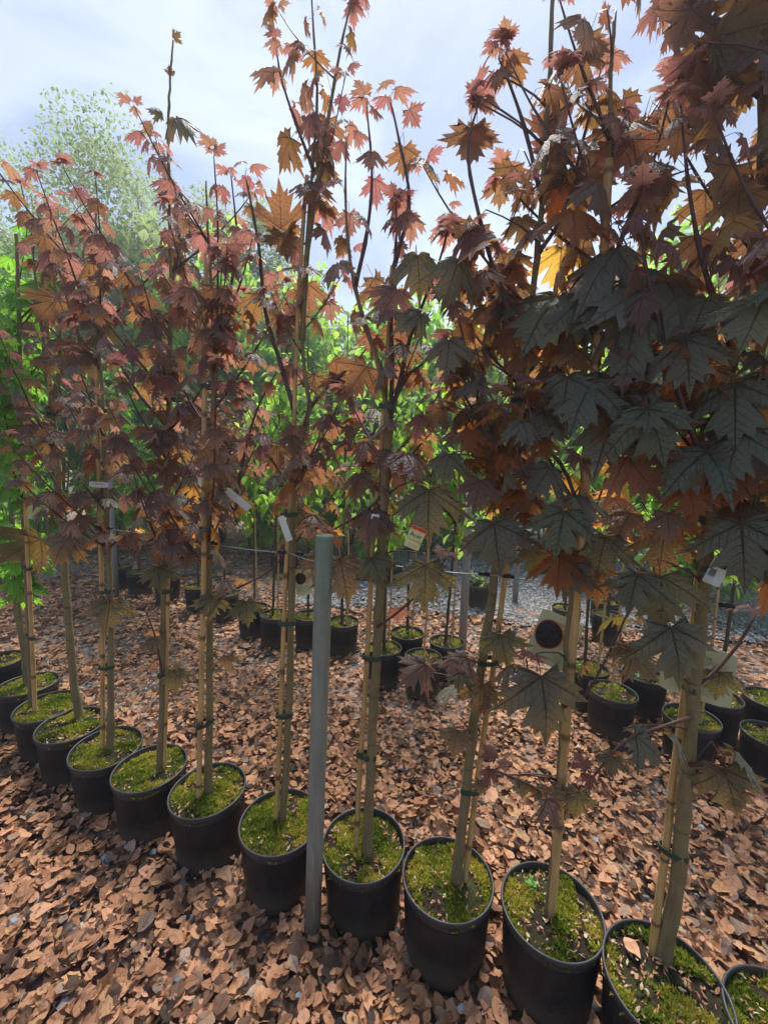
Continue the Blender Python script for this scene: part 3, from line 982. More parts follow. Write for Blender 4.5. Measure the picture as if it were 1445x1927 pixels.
# ------------------------------------------------------------------ leaves
HALF = [(0.14, -0.10), (0.33, -0.17), (0.37, -0.03), (0.53, 0.01), (0.41, 0.10), (0.57, 0.175), (0.75, 0.245), (0.67, 0.33), (0.88, 0.50), (0.63, 0.475), (0.59, 0.60), (0.44, 0.50), (0.255, 0.435), (0.31, 0.56), (0.405, 0.735), (0.245, 0.745), (0.225, 0.86), (0.11, 0.855)]
TIPI = {1: 1, 8: 1, 4: 0, 12: 0}


def maple_leaf(seed, mat, young=False, pet=(0.45, 60), fold=None):
    r = random.Random(seed)
    j = 0.02
    slim = 0.82 if young else 1.0
    Rt = [(x * slim * r.uniform(.94, 1.06) + r.uniform(-j, j), y + r.uniform(-j, j)) for x, y in HALF]
    Lt = [(-x * slim * r.uniform(.94, 1.06) + r.uniform(-j, j), y + r.uniform(-j, j)) for x, y in HALF]
    tips, sins = (1, 3, 6, 8, 10, 14, 16), (2, 4, 7, 9, 11, 12, 13, 15, 17)
    for side in (Rt, Lt):
        for i in tips:
            side[i] = (side[i][0] * 1.05, side[i][1] * 1.05)
        for i in sins:
            side[i] = (side[i][0] * 0.97, side[i][1] * 0.97)
    outl = Rt + [(r.uniform(-.03, .03), 1.14)] + Lt[::-1]
    n = len(outl)
    ringi = [0, 1, 4, 8, 12, 18, 24, 28, 32, 35, 36]
    ring = [(outl[i][0] * .5, outl[i][1] * .5) for i in ringi]
    droop = r.uniform(0.12, 0.34) if fold is None else fold[0]
    cup = r.uniform(0.05, 0.3) if fold is None else fold[1]
    tw = r.uniform(-0.25, 0.25)
    wave = r.uniform(0.02, 0.06)

    def h(x, y, sinus):
        rr = x * x + y * y
        z = -droop * rr - cup * abs(x) * 0.9 + tw * x * y
        if sinus:
            z += 0.05
        return z + r.uniform(-wave, wave) * min(1, rr * 2)
    sin_set = {4, 12, 24, 32, 0, 36}
    tip_set = {1, 8, 18, 28, 35}
    vs = [(0, 0, 0)]
    for q, i in enumerate(ringi):
        x, y = ring[q]
        vs.append((x, y, h(x, y, i in sin_set) + (0.02 if i in sin_set else 0)))
    for i, (x, y) in enumerate(outl):
        z = h(x, y, i in sin_set) - (0.05 if i in tip_set else 0)
        vs.append((x, y, z))
    nr = len(ringi)
    fs = [(0, 1 + q, 2 + q) for q in range(nr - 1)]
    O = 1 + nr
    for q in range(nr - 1):
        a, b_ = ringi[q], ringi[q + 1]
        mid = (a + b_) // 2
        for i in range(a, b_):
            if i < mid:
                fs.append((1 + q, O + i, O + i + 1))
            else:
                if i == mid:
                    fs.append((1 + q, O + i, 2 + q))
                fs.append((2 + q, O + i, O + i + 1))
    mb = MB()
    mb.add(vs, fs, 0, [(v[0], v[1]) for v in vs], True)
    ln, ang = pet
    a = math.radians(ang)
    end = Vector((0, -ln * math.cos(a), -ln * math.sin(a)))
    midp = Vector((0, -ln * 0.55, -ln * 0.12 * ang / 60))
    mb.tube([(0, 0.02, 0), midp, end], [0.011, 0.011, 0.016], 3, 1, False)
    me = mb.mesh('leaf', [mat, M_gpetiole if mat is M_gmaple else M_petiole])
    return me, end


def oval_leaf(seed, mat):
    r = random.Random(seed)
    o = [(0, 0), (0.22, 0.12), (0.36, 0.36), (0.33, 0.62), (0.17, 0.86), (0, 1.05), (-0.17, 0.86), (-0.33, 0.62), (-0.36, 0.36), (-0.22, 0.12)]
    c = [(0, 0.33), (0, 0.66)]
    d, cp = r.uniform(0.05, 0.35), r.uniform(0.1, 0.5)
    pts = [(x * r.uniform(.9, 1.1), y, -d * y * y + cp * abs(x) + r.uniform(-.02, .02)) for x, y in o] + [(x, y, -d * y * y) for x, y in c]
    fs = [(0, 1, 10), (1, 2, 10), (2, 3, 11), (2, 11, 10), (3, 4, 11), (4, 5, 11), (5, 6, 11), (6, 7, 11), (7, 8, 10), (7, 10, 11), (8, 9, 10), (9, 0, 10)]
    mb = MB()
    mb.add(pts, fs, 0, [(p[0], p[1]) for p in pts], True)
    end = Vector((0, -0.2, -0.1))
    mb.tube([(0, 0.02, 0), end], [0.012, 0.014], 3, 1, False)
    return mb.mesh('leaf', [mat, M_gpetiole]), end


PETS = [(0.35, 10), (0.6, 35), (0.75, 60), (0.8, 85), (0.5, 50)]
LIB = {
    'leaf': [maple_leaf(100 + i, M_leaf, False, PETS[i % 5]) for i in range(10)],
    'dark': [maple_leaf(200 + i, M_dark, False, PETS[i % 5]) for i in range(10)],
    'young': [maple_leaf(300 + i, M_young, True, PETS[i % 5]) for i in range(10)],
    'gm': [maple_leaf(400 + i, M_gmaple, False, PETS[i % 5]) for i in range(8)],
    'oval': [oval_leaf(500 + i, M_green) for i in range(8)],
}


CAP = [99.0, 0.0, None]       # slope of the crown top, thinning near it, foot of the tree being built


def over(p, m=0.0):
    if CAP[2] is None:
        return False
    w = CAP[2] + Vector(p)
    return (w.z - CAMH) / max(0.3, w.y) > CAP[0] + m


def put_leaf(kind, tree, node, ydir, zdir, s, attach=True, idx=None, squash=1.0):
    """leaf with its petiole end at node, blade along ydir, top side facing zdir; coordinates in the tree's frame"""
    lib = LIB[kind]
    me, end = lib[rng.randrange(len(lib)) if idx is None else idx % len(lib)]
    y = Vector(ydir).normalized()
    z = Vector(zdir)
    z = (z - y * z.dot(y))
    if z.length < 1e-4:
        z = y.orthogonal()
    z.normalize()
    x = y.cross(z)
    R = Matrix((x, y, z)).transposed()
    pos = Vector(node) - (R @ (end * s) if attach else Vector((0, 0, 0)))
    o = link('leaf', me, tree)
    M = R.to_4x4()
    o.matrix_local = Matrix.Translation(pos) @ M @ Matrix.Diagonal((s * squash, s, s, 1))
    return pos + R @ (end * s)


def polyline(pts, n):
    """smooth resample of pts (Catmull-Rom)"""
    P = [Vector(p) for p in pts]
    P = [P[0] * 2 - P[1]] + P + [P[-1] * 2 - P[-2]]
    res = []
    m = len(P) - 3
    for k in range(n + 1):
        u = k / n * m
        i = min(int(u), m - 1)
        t = u - i
        a, b_, c, d = P[i:i + 4]
        res.append(0.5 * ((2 * b_) + (c - a) * t + (2 * a - 5 * b_ + 4 * c - d) * t * t + (3 * b_ - a - 3 * c + d) * t ** 3))
    return res


def trunk_mesh(pts, r0, r1, mat, seed, seg=12, flare=True, name='trunk'):
    r = random.Random(seed)
    n = max(8, int(sum((Vector(pts[i + 1]) - Vector(pts[i])).length for i in range(len(pts) - 1)) / 0.05))
    P = polyline(pts, n)
    rads = []
    node = r.randrange(5)
    for i in range(len(P)):
        t = i / n
        q = r0 + (r1 - r0) * t
        if flare:
            q *= 1 + 0.45 * math.exp(-i * 0.9)
        q *= 1 + 0.035 * math.sin(i * 1.3 + seed)
        if (i + node) % 6 == 0:
            q *= 1.10
        rads.append(q)
        if 0 < i < n:
            P[i] = P[i] + Vector((r.uniform(-1, 1), r.uniform(-1, 1), 0)) * 0.0022
    mb = MB()
    mb.tube(P, rads, seg)
    return mb.mesh(name, [mat]), P, rads


def branch_obj(tree, pts, r0, r1, mat, seg=6):
    L_ = sum((Vector(pts[i + 1]) - Vector(pts[i])).length for i in range(len(pts) - 1))
    n = max(3, min(24, int(L_ / 0.045)))
    P = polyline(pts, n)
    rads = [r0 + (r1 - r0) * i / n for i in range(n + 1)]
    for i in range(0, n + 1, 3):
        rads[i] *= 1.25
    mb = MB()
    mb.tube(P, rads, seg)
    link('branch', mb.mesh('branch', [mat]), tree)
    return P


def pick_kind(z, kinds):
    """kinds: list of (zmax, [names])"""
    for zm, names in kinds:
        if z < zm:
            return rng.choice(names)
    return kinds[-1][1][0]


def leafy(tree, P, kinds, size, step=0.085, start=0.25, dens=0.9, term=3, toward=0.0):
    """leaf pairs at right angles along a shoot, a tuft at its end"""
    L_ = [0]
    for i in range(1, len(P)):
        L_.append(L_[-1] + (P[i] - P[i - 1]).length)
    tot = L_[-1]
    d = tot * start
    az = rng.uniform(0, 3.14)
    while d < tot:
        i = max(1, next((k for k in range(len(L_)) if L_[k] >= d), len(L_) - 1))
        p = P[i - 1].lerp(P[i], (d - L_[i - 1]) / max(1e-6, L_[i] - L_[i - 1]))
        for s in (0, math.pi):
            if rng.random() > dens:
                continue
            a = az + s + rng.uniform(-.4, .4)
            if over(p) or (over(p, -0.45) and rng.random() < CAP[1]):
                continue
            o = Vector((math.cos(a), math.sin(a), 0))
            drop = rng.uniform(0.25, 1.5) * (1 if rng.random() < 0.6 else 2.0)
            y = o + Vector((0, 0, -drop)) + Vector((rng.uniform(-.3, .3), rng.uniform(-.3, .3), 0))
            z = Vector((0, 0, 1)) + o * rng.uniform(0.2, 1.2)
            k = pick_kind(p.z, kinds)
            sz = size * rng.uniform(0.65, 1.2) * (1.0 - 0.45 * (d / tot) ** 2)
            put_leaf(k, tree, p, y, z, sz)
        az += 1.57 + rng.uniform(-.3, .3)
        d += step * rng.uniform(0.7, 1.35)
    if over(P[-1]):
        term = 3
        size = size * 0.8
    for k in range(term):
        a = k * 6.283 / max(1, term) + rng.uniform(-.4, .4)
        o = Vector((math.cos(a), math.sin(a), rng.uniform(-0.6, 0.8)))
        put_leaf('young' if kinds[-1][1][0] in ('young', 'leaf') else kinds[-1][1][0], tree, P[-1], o, Vector((0, 0, 1)) - o * 0.3, size * rng.uniform(0.35, 0.6))


def shoot_pts(p0, az, incl, length, curve=0.35):
    """ascending shoot: leaves at incl from vertical, bends upright"""
    pts = [Vector(p0)]
    n = 5
    for i in range(n):
        a = incl * (1 - curve * i / n)
        st = length / n
        pts.append(pts[-1] + Vector((math.cos(az) * math.sin(a), math.sin(az) * math.sin(a), math.cos(a))) * st)
        az += rng.uniform(-.12, .12)
    return pts


def tie_mesh(rc, rt, dist):
    mb = MB()
    pts = []
    for k in range(13):
        a = 2 * math.pi * k / 12
        x = math.cos(a) * (dist / 2 + max(rc, rt) + 0.003)
        y = math.sin(a) * (max(rc, rt) + 0.003)
        pts.append((x, y))
    vs, fs = [], []
    for (x, y) in pts[:-1]:
        vs += [(x, y, -0.008), (x, y, 0.008), (x * 0.94, y * 0.94, 0.008), (x * 0.94, y * 0.94, -0.008)]
    for k in range(12):
        a, b_ = k * 4, ((k + 1) % 12) * 4
        for q in range(4):
            fs.append((a + q, b_ + q, b_ + (q + 1) % 4, a + (q + 1) % 4))
    mb.add(vs, fs)
    return mb.mesh('tie', [M_tie])


def cane(pts, r, label, loc, seed, group='bamboo canes staking the front row', name='bamboo_cane'):
    rr = random.Random(seed)
    base = Vector(pts[0])
    t = thing(name, base, label, 'cane', group)
    P = polyline([Vector(p) - base for p in pts], 60)
    mb = MB()
    rads = []
    rnds = []
    nxt = rr.randrange(3, 8)
    for i in range(61):
        q = r * (1 - 0.28 * i / 60)
        isn = i == nxt
        rads.append(q * (1.13 if isn else 1.0))
        rnds.append(1.0 if isn else 0.0)
        if isn:
            nxt += rr.randrange(6, 10)
    mb.tube(P, rads, 10)
    mb.rnd = [rnds[i] for i in range(61) for _ in range(10)]
    link('culm', mb.mesh('culm', [M_cane]), t)
    return t, P


# front row trees: pixel guides of the photograph turned into metres on each tree's own plane
def G(guide, Y, base, dy=None):
    res = []
    for i, q in enumerate(guide):
        yy = Y + (q[2] if len(q) > 2 else 0.0)
        p = atY(q[0], q[1], yy)
        res.append(Vector(p) - Vector(base))
    return res


M_amber = leafmat('backlit_amber_maple_leaf', [(0.10, 0.06, 0.04), (0.08, 0.07, 0.04)], (0.16, 0.08, 0.04), [(0.88, 0.42, 0.08), (0.90, 0.34, 0.09), (0.78, 0.46, 0.08)], 0.62, veil_sheen=0.1)  # glow of light from behind put into a stronger orange transmission colour
LIB['amber'] = [maple_leaf(600 + i, M_amber, False, PETS[i % 5]) for i in range(8)]
KR = [(1.0, ['dark', 'leaf']), (1.6, ['leaf', 'dark', 'leaf', 'leaf', 'amber']), (2.2, ['leaf', 'leaf', 'young']), (9, ['young', 'young', 'leaf'])]
KD = [(1.3, ['dark', 'dark', 'leaf']), (1.75, ['dark', 'amber', 'leaf', 'amber']), (2.05, ['dark', 'leaf', 'amber']), (2.4, ['leaf', 'leaf', 'amber', 'young']), (9, ['young', 'leaf', 'leaf'])]
KG = [(9, ['gm'])]

TREES = {
    'a': dict(t=[(52, 1293), (45, 1220), (31, 1137), (27, 1060), (22, 950), (18, 800), (12, 620)], r=(.019, .010), kinds=KG, n=24, z=(0.75, 2.3), ln=(0.3, 0.6), size=.105,
              label='green-leaved maple at left edge, its trunk leaning over a mossy pot'),
    'b': dict(t=[(58, 1335), (52, 1150), (44, 1000), (40, 880), (38, 700), (35, 560), (30, 440)], r=(.011, .007), kinds=KG, n=16, z=(1.3, 2.45), ln=(0.25, 0.5), size=.10,
              label='slim green maple with a dark stem behind the lone cane at far left'),
    5: dict(cap=0.62, thin=0.1, t=[(151, 1352), (140, 1290), (130, 1180), (122, 1080), (112, 930), (103, 820), (98, 745)], r=(.020, .013), kinds=KR, n=3, z=(1.5, 1.9), ln=(0.4, 0.6), size=.084,
            br=[[(98, 745), (85, 700), (80, 630), (66, 520), (58, 430), (40, 350)], [(98, 750), (112, 690), (112, 600), (100, 500), (110, 400)], [(100, 760), (130, 650), (150, 520), (165, 420)]],
            label='crimson maple with a curved bare trunk forking low, third from the left edge'),
    6: dict(cap=0.71, thin=0.0, t=[(207, 1412), (209, 1300), (208, 1150), (203, 1000), (198, 870), (192, 760), (185, 600), (182, 450), (180, 390)], r=(.016, .003), kinds=KR, n=17, z=(1.15, 2.5), ln=(0.35, 0.75), size=.080,
            br=[[(196, 790), (150, 640), (110, 500), (90, 380)]], label='crimson maple with slim straight trunk, growing from the tufted pot'),
    7: dict(cap=0.67, thin=0.0, t=[(300, 1452), (305, 1300), (307, 1150), (310, 1000), (314, 850), (319, 700), (321, 550), (319, 400), (317, 250), (320, 150), (326, 75)], r=(.0128, .003), kinds=KR, n=18, z=(1.12, 2.45), ln=(0.3, 0.65), size=.080,
            br=[[(313, 800), (260, 740), (200, 640), (150, 560)], [(308, 1290, -.02), (295, 1210, -.05), (275, 1150, -.06)]],
            label='crimson maple whose bare leading shoot towers alone into the left sky'),
    8: dict(cap=0.74, thin=0.0, t=[(391, 1500), (394, 1350), (395, 1200), (393, 1050), (395, 900), (401, 780), (402, 650), (396, 520), (391, 430), (388, 340)], r=(.0155, .003), kinds=KR, n=16, z=(1.15, 2.45), ln=(0.35, 0.75), size=.080,
            br=[[(397, 870), (440, 960), (450, 900), (480, 780), (520, 700)], [(395, 1140, -.02), (440, 1110, -.05), (500, 1080, -.06), (540, 1040, -.06)], [(402, 640), (430, 560), (445, 450), (435, 330)]],
            label='crimson maple with straight trunk beside a pale cane bearing a punched scrap'),
    9: dict(cap=1.25, thin=0.15, t=[(531, 1548), (538, 1450), (545, 1300), (549, 1120), (550, 1000), (551, 920), (562, 868)], r=(.0135, .0115), kinds=KR, n=5, z=(1.3, 1.66), ln=(0.3, 0.5), size=.095,
            br=[[(560, 880), (574, 800), (583, 765), (578, 735), (569, 640), (574, 500), (588, 320), (597, 180), (590, 60), (585, -30)], [(569, 640), (578, 480), (600, 330), (625, 180), (645, 70), (668, -20)],
                [(556, 780), (530, 690), (500, 590), (488, 470), (470, 370), (462, 330)], [(583, 768), (625, 720), (660, 690), (695, 650)], [(590, 320), (560, 240), (530, 150), (520, 90)]],
            label='crimson maple with cut-back trunk and two long thin leaders'),
    10: dict(cap=0.84, thin=0.2, t=[(690, 1612), (697, 1450), (705, 1300), (713, 1150), (719, 1000), (725, 900), (733, 790)], r=(.0168, .0145), kinds=KR, n=4, z=(1.35, 1.7), ln=(0.3, 0.5), size=.098,
             br=[[(731, 800), (716, 700), (690, 620), (668, 540), (655, 460), (650, 360), (652, 260)], [(733, 790), (752, 720), (770, 640), (800, 560), (830, 480), (850, 400)], [(735, 780), (738, 680), (736, 600), (742, 500), (746, 430), (745, 380)],
                 [(668, 540), (690, 440), (700, 330), (690, 200)], [(736, 770), (765, 710), (800, 680), (835, 640)], [(710, 1180, -.02), (745, 1155, -.05), (800, 1105, -.09), (840, 1050, -.1)], [(722, 930), (690, 960), (640, 990), (600, 1010)], [(742, 500), (770, 380), (750, 260), (735, 190)]],
             label='crimson maple forking into a clear V of limbs right of the post'),
    11: dict(cap=0.86, thin=0.35, t=[(857, 1672), (868, 1560), (885, 1420), (902, 1280), (920, 1160), (938, 1030), (950, 920), (968, 780), (985, 660), (1003, 540), (1018, 400), (1028, 250), (1036, 100), (1040, -40)], r=(.0168, .005), kinds=KD, n=12, z=(1.3, 2.2), ln=(0.3, 0.6), size=.105,
             br=[[(955, 870), (915, 800), (885, 700), (868, 620), (850, 540)], [(960, 850), (1000, 800), (1035, 750), (1060, 640)], [(985, 640), (940, 540), (900, 400), (880, 280), (905, 180)], [(1010, 480), (1060, 400), (1100, 250), (1130, 130)], [(1020, 380), (990, 250), (960, 160), (938, 108)], [(905, 1330, -.03), (880, 1290, -.08), (850, 1260, -.1)]],
             label='crimson maple leaning right with its cane on its right side and bare tip'),
    12: dict(cap=1.0, thin=0.4, t=[(1030, 1735), (1046, 1560), (1056, 1400), (1064, 1250), (1076, 1100), (1092, 930), (1108, 780), (1124, 620), (1138, 450), (1146, 300), (1150, 150), (1155, 40)], r=(.0095, .004), kinds=KD, n=13, z=(1.25, 2.5), ln=(0.3, 0.6), size=.108,
             br=[[(1090, 960), (1060, 880), (1010, 820), (990, 740)], [(1100, 860), (1150, 800), (1190, 720), (1215, 620), (1210, 480)], [(1066, 1290, -.03), (1010, 1330, -.04), (990, 1240, -.06)], [(1060, 1330, -.02), (1100, 1310, -.04), (1150, 1220, -.03), (1200, 1110, 0)], [(1040, 1500, -.03), (980, 1470, -.05), (930, 1450, -.06)], [(1130, 560), (1180, 420), (1230, 300), (1260, 180)]],
             label='dark crimson maple with thin trunk hidden behind its thick yellow bamboo'),
    13: dict(cap=1.9, thin=0.3, t=[(1243, 1822), (1267, 1700), (1281, 1588), (1291, 1470), (1303, 1320), (1316, 1180), (1328, 1050), (1336, 930), (1350, 800), (1375, 680), (1400, 560), (1422, 420), (1436, 280), (1440, 120), (1442, -60)], r=(.0195, .009), kinds=KD, n=15, z=(1.25, 2.8), ln=(0.3, 0.55), size=.100,
             br=[[(1312, 1290), (1350, 1260), (1395, 1205), (1425, 1150)], [(1300, 1350, -.02), (1240, 1370, -.05), (1170, 1400, -.08), (1110, 1470, -.09)], [(1340, 900), (1290, 780), (1250, 640), (1215, 500), (1205, 380)], [(1345, 830), (1400, 760), (1440, 700)], [(1380, 660), (1330, 520), (1300, 380), (1280, 200)], [(1298, 1440, -.02), (1340, 1440, -.06), (1400, 1500, -.08)]],
             label='dark crimson maple with the thickest trunk, rising from the bottom right pot'),
    14: dict(cap=1.9, thin=0.2, t=[(1470, 1915), (1510, 1700), (1530, 1400), (1520, 1000), (1510, 700), (1490, 450), (1475, 200), (1468, 0)], r=(.020, .009), kinds=KD, n=11, z=(1.4, 2.6), ln=(0.2, 0.4), size=.10,
             label='dark crimson maple outside the right edge, its leaves overhanging the corner'),
}
trees = {}
for k, T in TREES.items():
    px, py = FRONT[k]
    b0 = atZ(T['t'][0][0], T['t'][0][1], 0.215)
    Y = float(b0[1])
    base = Vector((float(b0[0]), Y, 0.19))
    tr = thing('maple_tree', base, T['label'], 'tree', 'maples in the front row')
    pts = G(T['t'], Y, base)
    pts[0].z = 0.0
    me, P, rads = trunk_mesh(pts, T['r'][0], T['r'][1], M_bark, hash(str(k)) % 97 if False else (ord(str(k)[0]) + len(str(k)) * 7), 12)
    link('trunk', me, tr)
    T['P'], T['rads'], T['base'], T['Y'] = P, rads, base, Y
    trees[k] = tr
    kinds = [(zm - base.z, nm) for zm, nm in T['kinds']]
    CAP[0], CAP[1], CAP[2] = T.get('cap', 99.0), T.get('thin', 0.0), base
    for bi, br in enumerate(T.get('br', [])):
        bp = G(br, Y, base)
        if k not in (9,):
            bp = [bp[0], bp[1]] + [p for p in bp[2:] if not over(p, 0.05)]
        ln = sum((bp[i + 1] - bp[i]).length for i in range(len(bp) - 1))
        r0 = min(0.0098, 0.0035 + 0.007 * ln)
        low = bp[0].z + base.z < 1.2
        BP = branch_obj(tr, bp, r0 if not low else 0.005, 0.0022, M_bark if r0 > .009 and not low else M_twig, 7)
        leafy(tr, BP, kinds, T['size'] * (0.8 if low else 1.0), 0.10, 0.35, 0.8 if not low else 0.5, 3)
        if ln > 0.9:
            for q in range(int(ln * 3.2)):
                i = rng.randrange(len(BP) // 3, len(BP) - 2)
                sp = shoot_pts(BP[i], rng.uniform(0, 6.283), rng.uniform(0.5, 0.95), rng.uniform(0.15, 0.34))
                if over(sp[-1], 0.05):
                    continue
                SP = branch_obj(tr, sp, 0.0028, 0.0013, M_twig, 5)
                leafy(tr, SP, kinds, T['size'] * 0.85, 0.085, 0.3, 0.8, 2)
    for q in range(T['n']):
        zz = rng.uniform(*T['z']) - base.z
        i = min(range(len(P)), key=lambda j: abs(P[j].z - zz))
        az = rng.uniform(0, 6.283)
        if math.sin(az) < -0.3 and k in (10, 11, 12, 13, 14):
            az = -az + rng.uniform(-.3, .3)
        ln = rng.uniform(*T['ln'])
        sp = shoot_pts(P[i], az, rng.uniform(0.55, 0.9), ln)
        sp = sp[:2] + [p for p in sp[2:] if not over(p, 0.03)]
        if over(sp[0], -0.08):
            continue
        SP = branch_obj(tr, sp, 0.0048, 0.0016, M_twig, 6)
        leafy(tr, SP, kinds, T['size'], 0.074, 0.15, 0.88, 3)

CAP[0], CAP[1], CAP[2] = 99.0, 0.0, None
# hand placed leaves: (tree, x, y of the leaf's heart, x, y of its tip, forward offset, kind, faces the camera with its top?)
HERO = [
    (10, 808, 922, 802, 1012, -.10, 'dark', 1), (11, 930, 985, 938, 1072, -.12, 'dark', 1), (12, 1062, 962, 1045, 1042, -.10, 'dark', 1), (10, 642, 1056, 655, 1132, -.06, 'dark', 1), (10, 800, 1062, 802, 1145, -.12, 'dark', 1),
    (12, 1018, 1272, 1040, 1402, -.12, 'dark', 1), (13, 1395, 985, 1402, 1098, -.10, 'dark', 1), (12, 1202, 582, 1165, 690, -.08, 'dark', 1), (13, 1290, 640, 1300, 722, -.05, 'dark', 1), (12, 1255, 520, 1130, 575, -.06, 'dark', 1),
    (12, 1172, 745, 1115, 862, -.06, 'dark', 1), (13, 1216, 770, 1262, 858, -.05, 'dark', 1), (13, 1382, 722, 1385, 830, -.04, 'dark', 1), (13, 1392, 815, 1362, 900, -.06, 'dark', 1), (13, 1262, 1180, 1295, 1292, -.12, 'dark', 1),
    (13, 1243, 1085, 1252, 1185, -.05, 'dark', 1), (12, 1112, 722, 1072, 800, -.05, 'dark', 1), (11, 862, 490, 842, 556, -.08, 'dark', 1), (10, 786, 480, 792, 548, -.06, 'dark', 1), (10, 748, 545, 715, 592, -.06, 'leaf', 1),
    (10, 793, 590, 742, 612, -.08, 'dark', 1), (11, 905, 1290, 902, 1352, -.08, 'dark', 1), (11, 878, 1238, 842, 1278, -.08, 'leaf', 1), (11, 800, 1250, 750, 1286, -.10, 'leaf', 1), (12, 1186, 965, 1158, 1012, -.04, 'leaf', 1),
    (13, 1256, 965, 1262, 1020, -.05, 'leaf', 1), (11, 1052, 240, 1008, 312, .05, 'leaf', 0), (12, 1190, 262, 1205, 352, .05, 'leaf', 0), (11, 965, 312, 945, 375, 0, 'leaf', 0), (11, 898, 425, 880, 492, 0, 'leaf', 0),
    (9, 531, 438, 538, 495, 0, 'leaf', 0), (9, 528, 430, 530, 360, .02, 'leaf', 0), (11, 845, 640, 838, 702, -.05, 'dark', 1), (13, 1300, 15, 1262, 110, 0, 'leaf', 0), (14, 1350, 70, 1430, 40, 0.05, 'dark', 0), (13, 1378, 310, 1322, 400, 0, 'leaf', 0),
    (12, 1245, 345, 1172, 402, 0, 'leaf', 0), (13, 1345, 165, 1272, 245, .03, 'leaf', 0), (12, 1088, 1490, 1085, 1548, -.05, 'dark', 1), (12, 1032, 1482, 1040, 1535, -.05, 'dark', 1), (13, 1195, 1385, 1258, 1432, -.08, 'dark', 1),
    (13, 1362, 1448, 1395, 1545, -.06, 'dark', 1), (6, 208, 1130, 198, 1190, -.03, 'dark', 1), (7, 298, 1068, 300, 1115, -.05, 'dark', 1), (7, 328, 1262, 332, 1302, -.03, 'dark', 1), (6, 190, 605, 182, 645, -.05, 'dark', 1),
    (7, 308, 810, 300, 858, -.06, 'leaf', 1), (8, 402, 848, 406, 895, -.06, 'leaf', 1), (7, 352, 768, 360, 806, -.05, 'leaf', 1), (8, 522, 840, 520, 888, -.05, 'leaf', 1), (9, 557, 802, 560, 840, -.05, 'leaf', 1), (7, 312, 868, 316, 915, -.05, 'leaf', 1),
    (5, 50, 805, 75, 855, .04, 'leaf', 0), (5, 108, 562, 70, 600, -.04, 'leaf', 0), (6, 145, 645, 130, 690, -.04, 'leaf', 0), (8, 400, 1122, 392, 1168, -.04, 'dark', 1), (8, 462, 1132, 468, 1178, -.04, 'dark', 1), (8, 428, 1235, 428, 1262, -.03, 'dark', 1),
    (11, 942, 1195, 955, 1258, -.08, 'dark', 1), (11, 862, 1375, 848, 1425, -.06, 'dark', 1), (12, 905, 1470, 908, 1500, -.04, 'dark', 1), (12, 982, 1475, 985, 1505, -.04, 'dark', 1), (9, 605, 1045, 600, 1105, -.08, 'dark', 1), (10, 700, 1050, 720, 1100, -.08, 'dark', 1),
    (6, 130, 1010, 90, 1062, -.05, 'dark', 1), (5, 75, 1015, 15, 1045, .05, 'dark', 0), (11, 1045, 560, 985, 640, -.05, 'dark', 1), (12, 1160, 470, 1090, 540, -.03, 'dark', 1), (13, 1330, 560, 1290, 640, -.02, 'dark', 1), (14, 1440, 560, 1400, 640, -.02, 'dark', 1),
    (13, 1420, 340, 1380, 420, .0, 'leaf', 0), (12, 1080, 1060, 1060, 1120, -.05, 'dark', 1), (13, 1200, 1080, 1180, 1150, -.04, 'dark', 1), (12, 1140, 1010, 1120, 1080, -.04, 'dark', 1), (11, 1000, 1030, 1010, 1080, -.06, 'dark', 1), (13, 1330, 850, 1260, 900, -.04, 'dark', 1),
    (11, 905, 905, 890, 960, -.05, 'leaf', 1), (11, 845, 855, 830, 905, -.04, 'dark', 1), (12, 1035, 880, 1000, 930, -.04, 'dark', 1), (13, 1420, 1040, 1450, 1100, -.05, 'dark', 1), (9, 700, 830, 690, 880, .03, 'leaf', 0), (9, 635, 705, 640, 750, .03, 'leaf', 0),
    (10, 690, 690, 650, 740, .03, 'leaf', 0), (9, 590, 705, 595, 745, .03, 'leaf', 0), (11, 830, 770, 800, 800, .05, 'leaf', 0), (10, 770, 205, 790, 240, .05, 'young', 0), (11, 900, 165, 880, 215, .05, 'young', 0), (11, 885, 240, 880, 320, .05, 'leaf', 0),
    (7, 330, 222, 362, 246, 0, 'dark', 1), (7, 305, 215, 276, 200, 0, 'dark', 1), (7, 328, 72, 337, 58, 0, 'dark', 1), (7, 322, 140, 319, 122, 0, 'dark', 1), (11, 890, 180, 935, 150, .02, 'young', 0), (12, 1110, 60, 1090, 130, .03, 'leaf', 0), (12, 1145, 25, 1120, 45, .03, 'leaf', 0),
    (12, 1250, 1000, 1240, 1075, -.06, 'dark', 1), (13, 1180, 860, 1235, 930, 0.02, 'leaf', 0), (12, 1100, 560, 1040, 600, 0.0, 'dark', 1), (13, 1445, 830, 1420, 930, -.03, 'dark', 1), (13, 1190, 1230, 1240, 1280, .0, 'dark', 1),
]
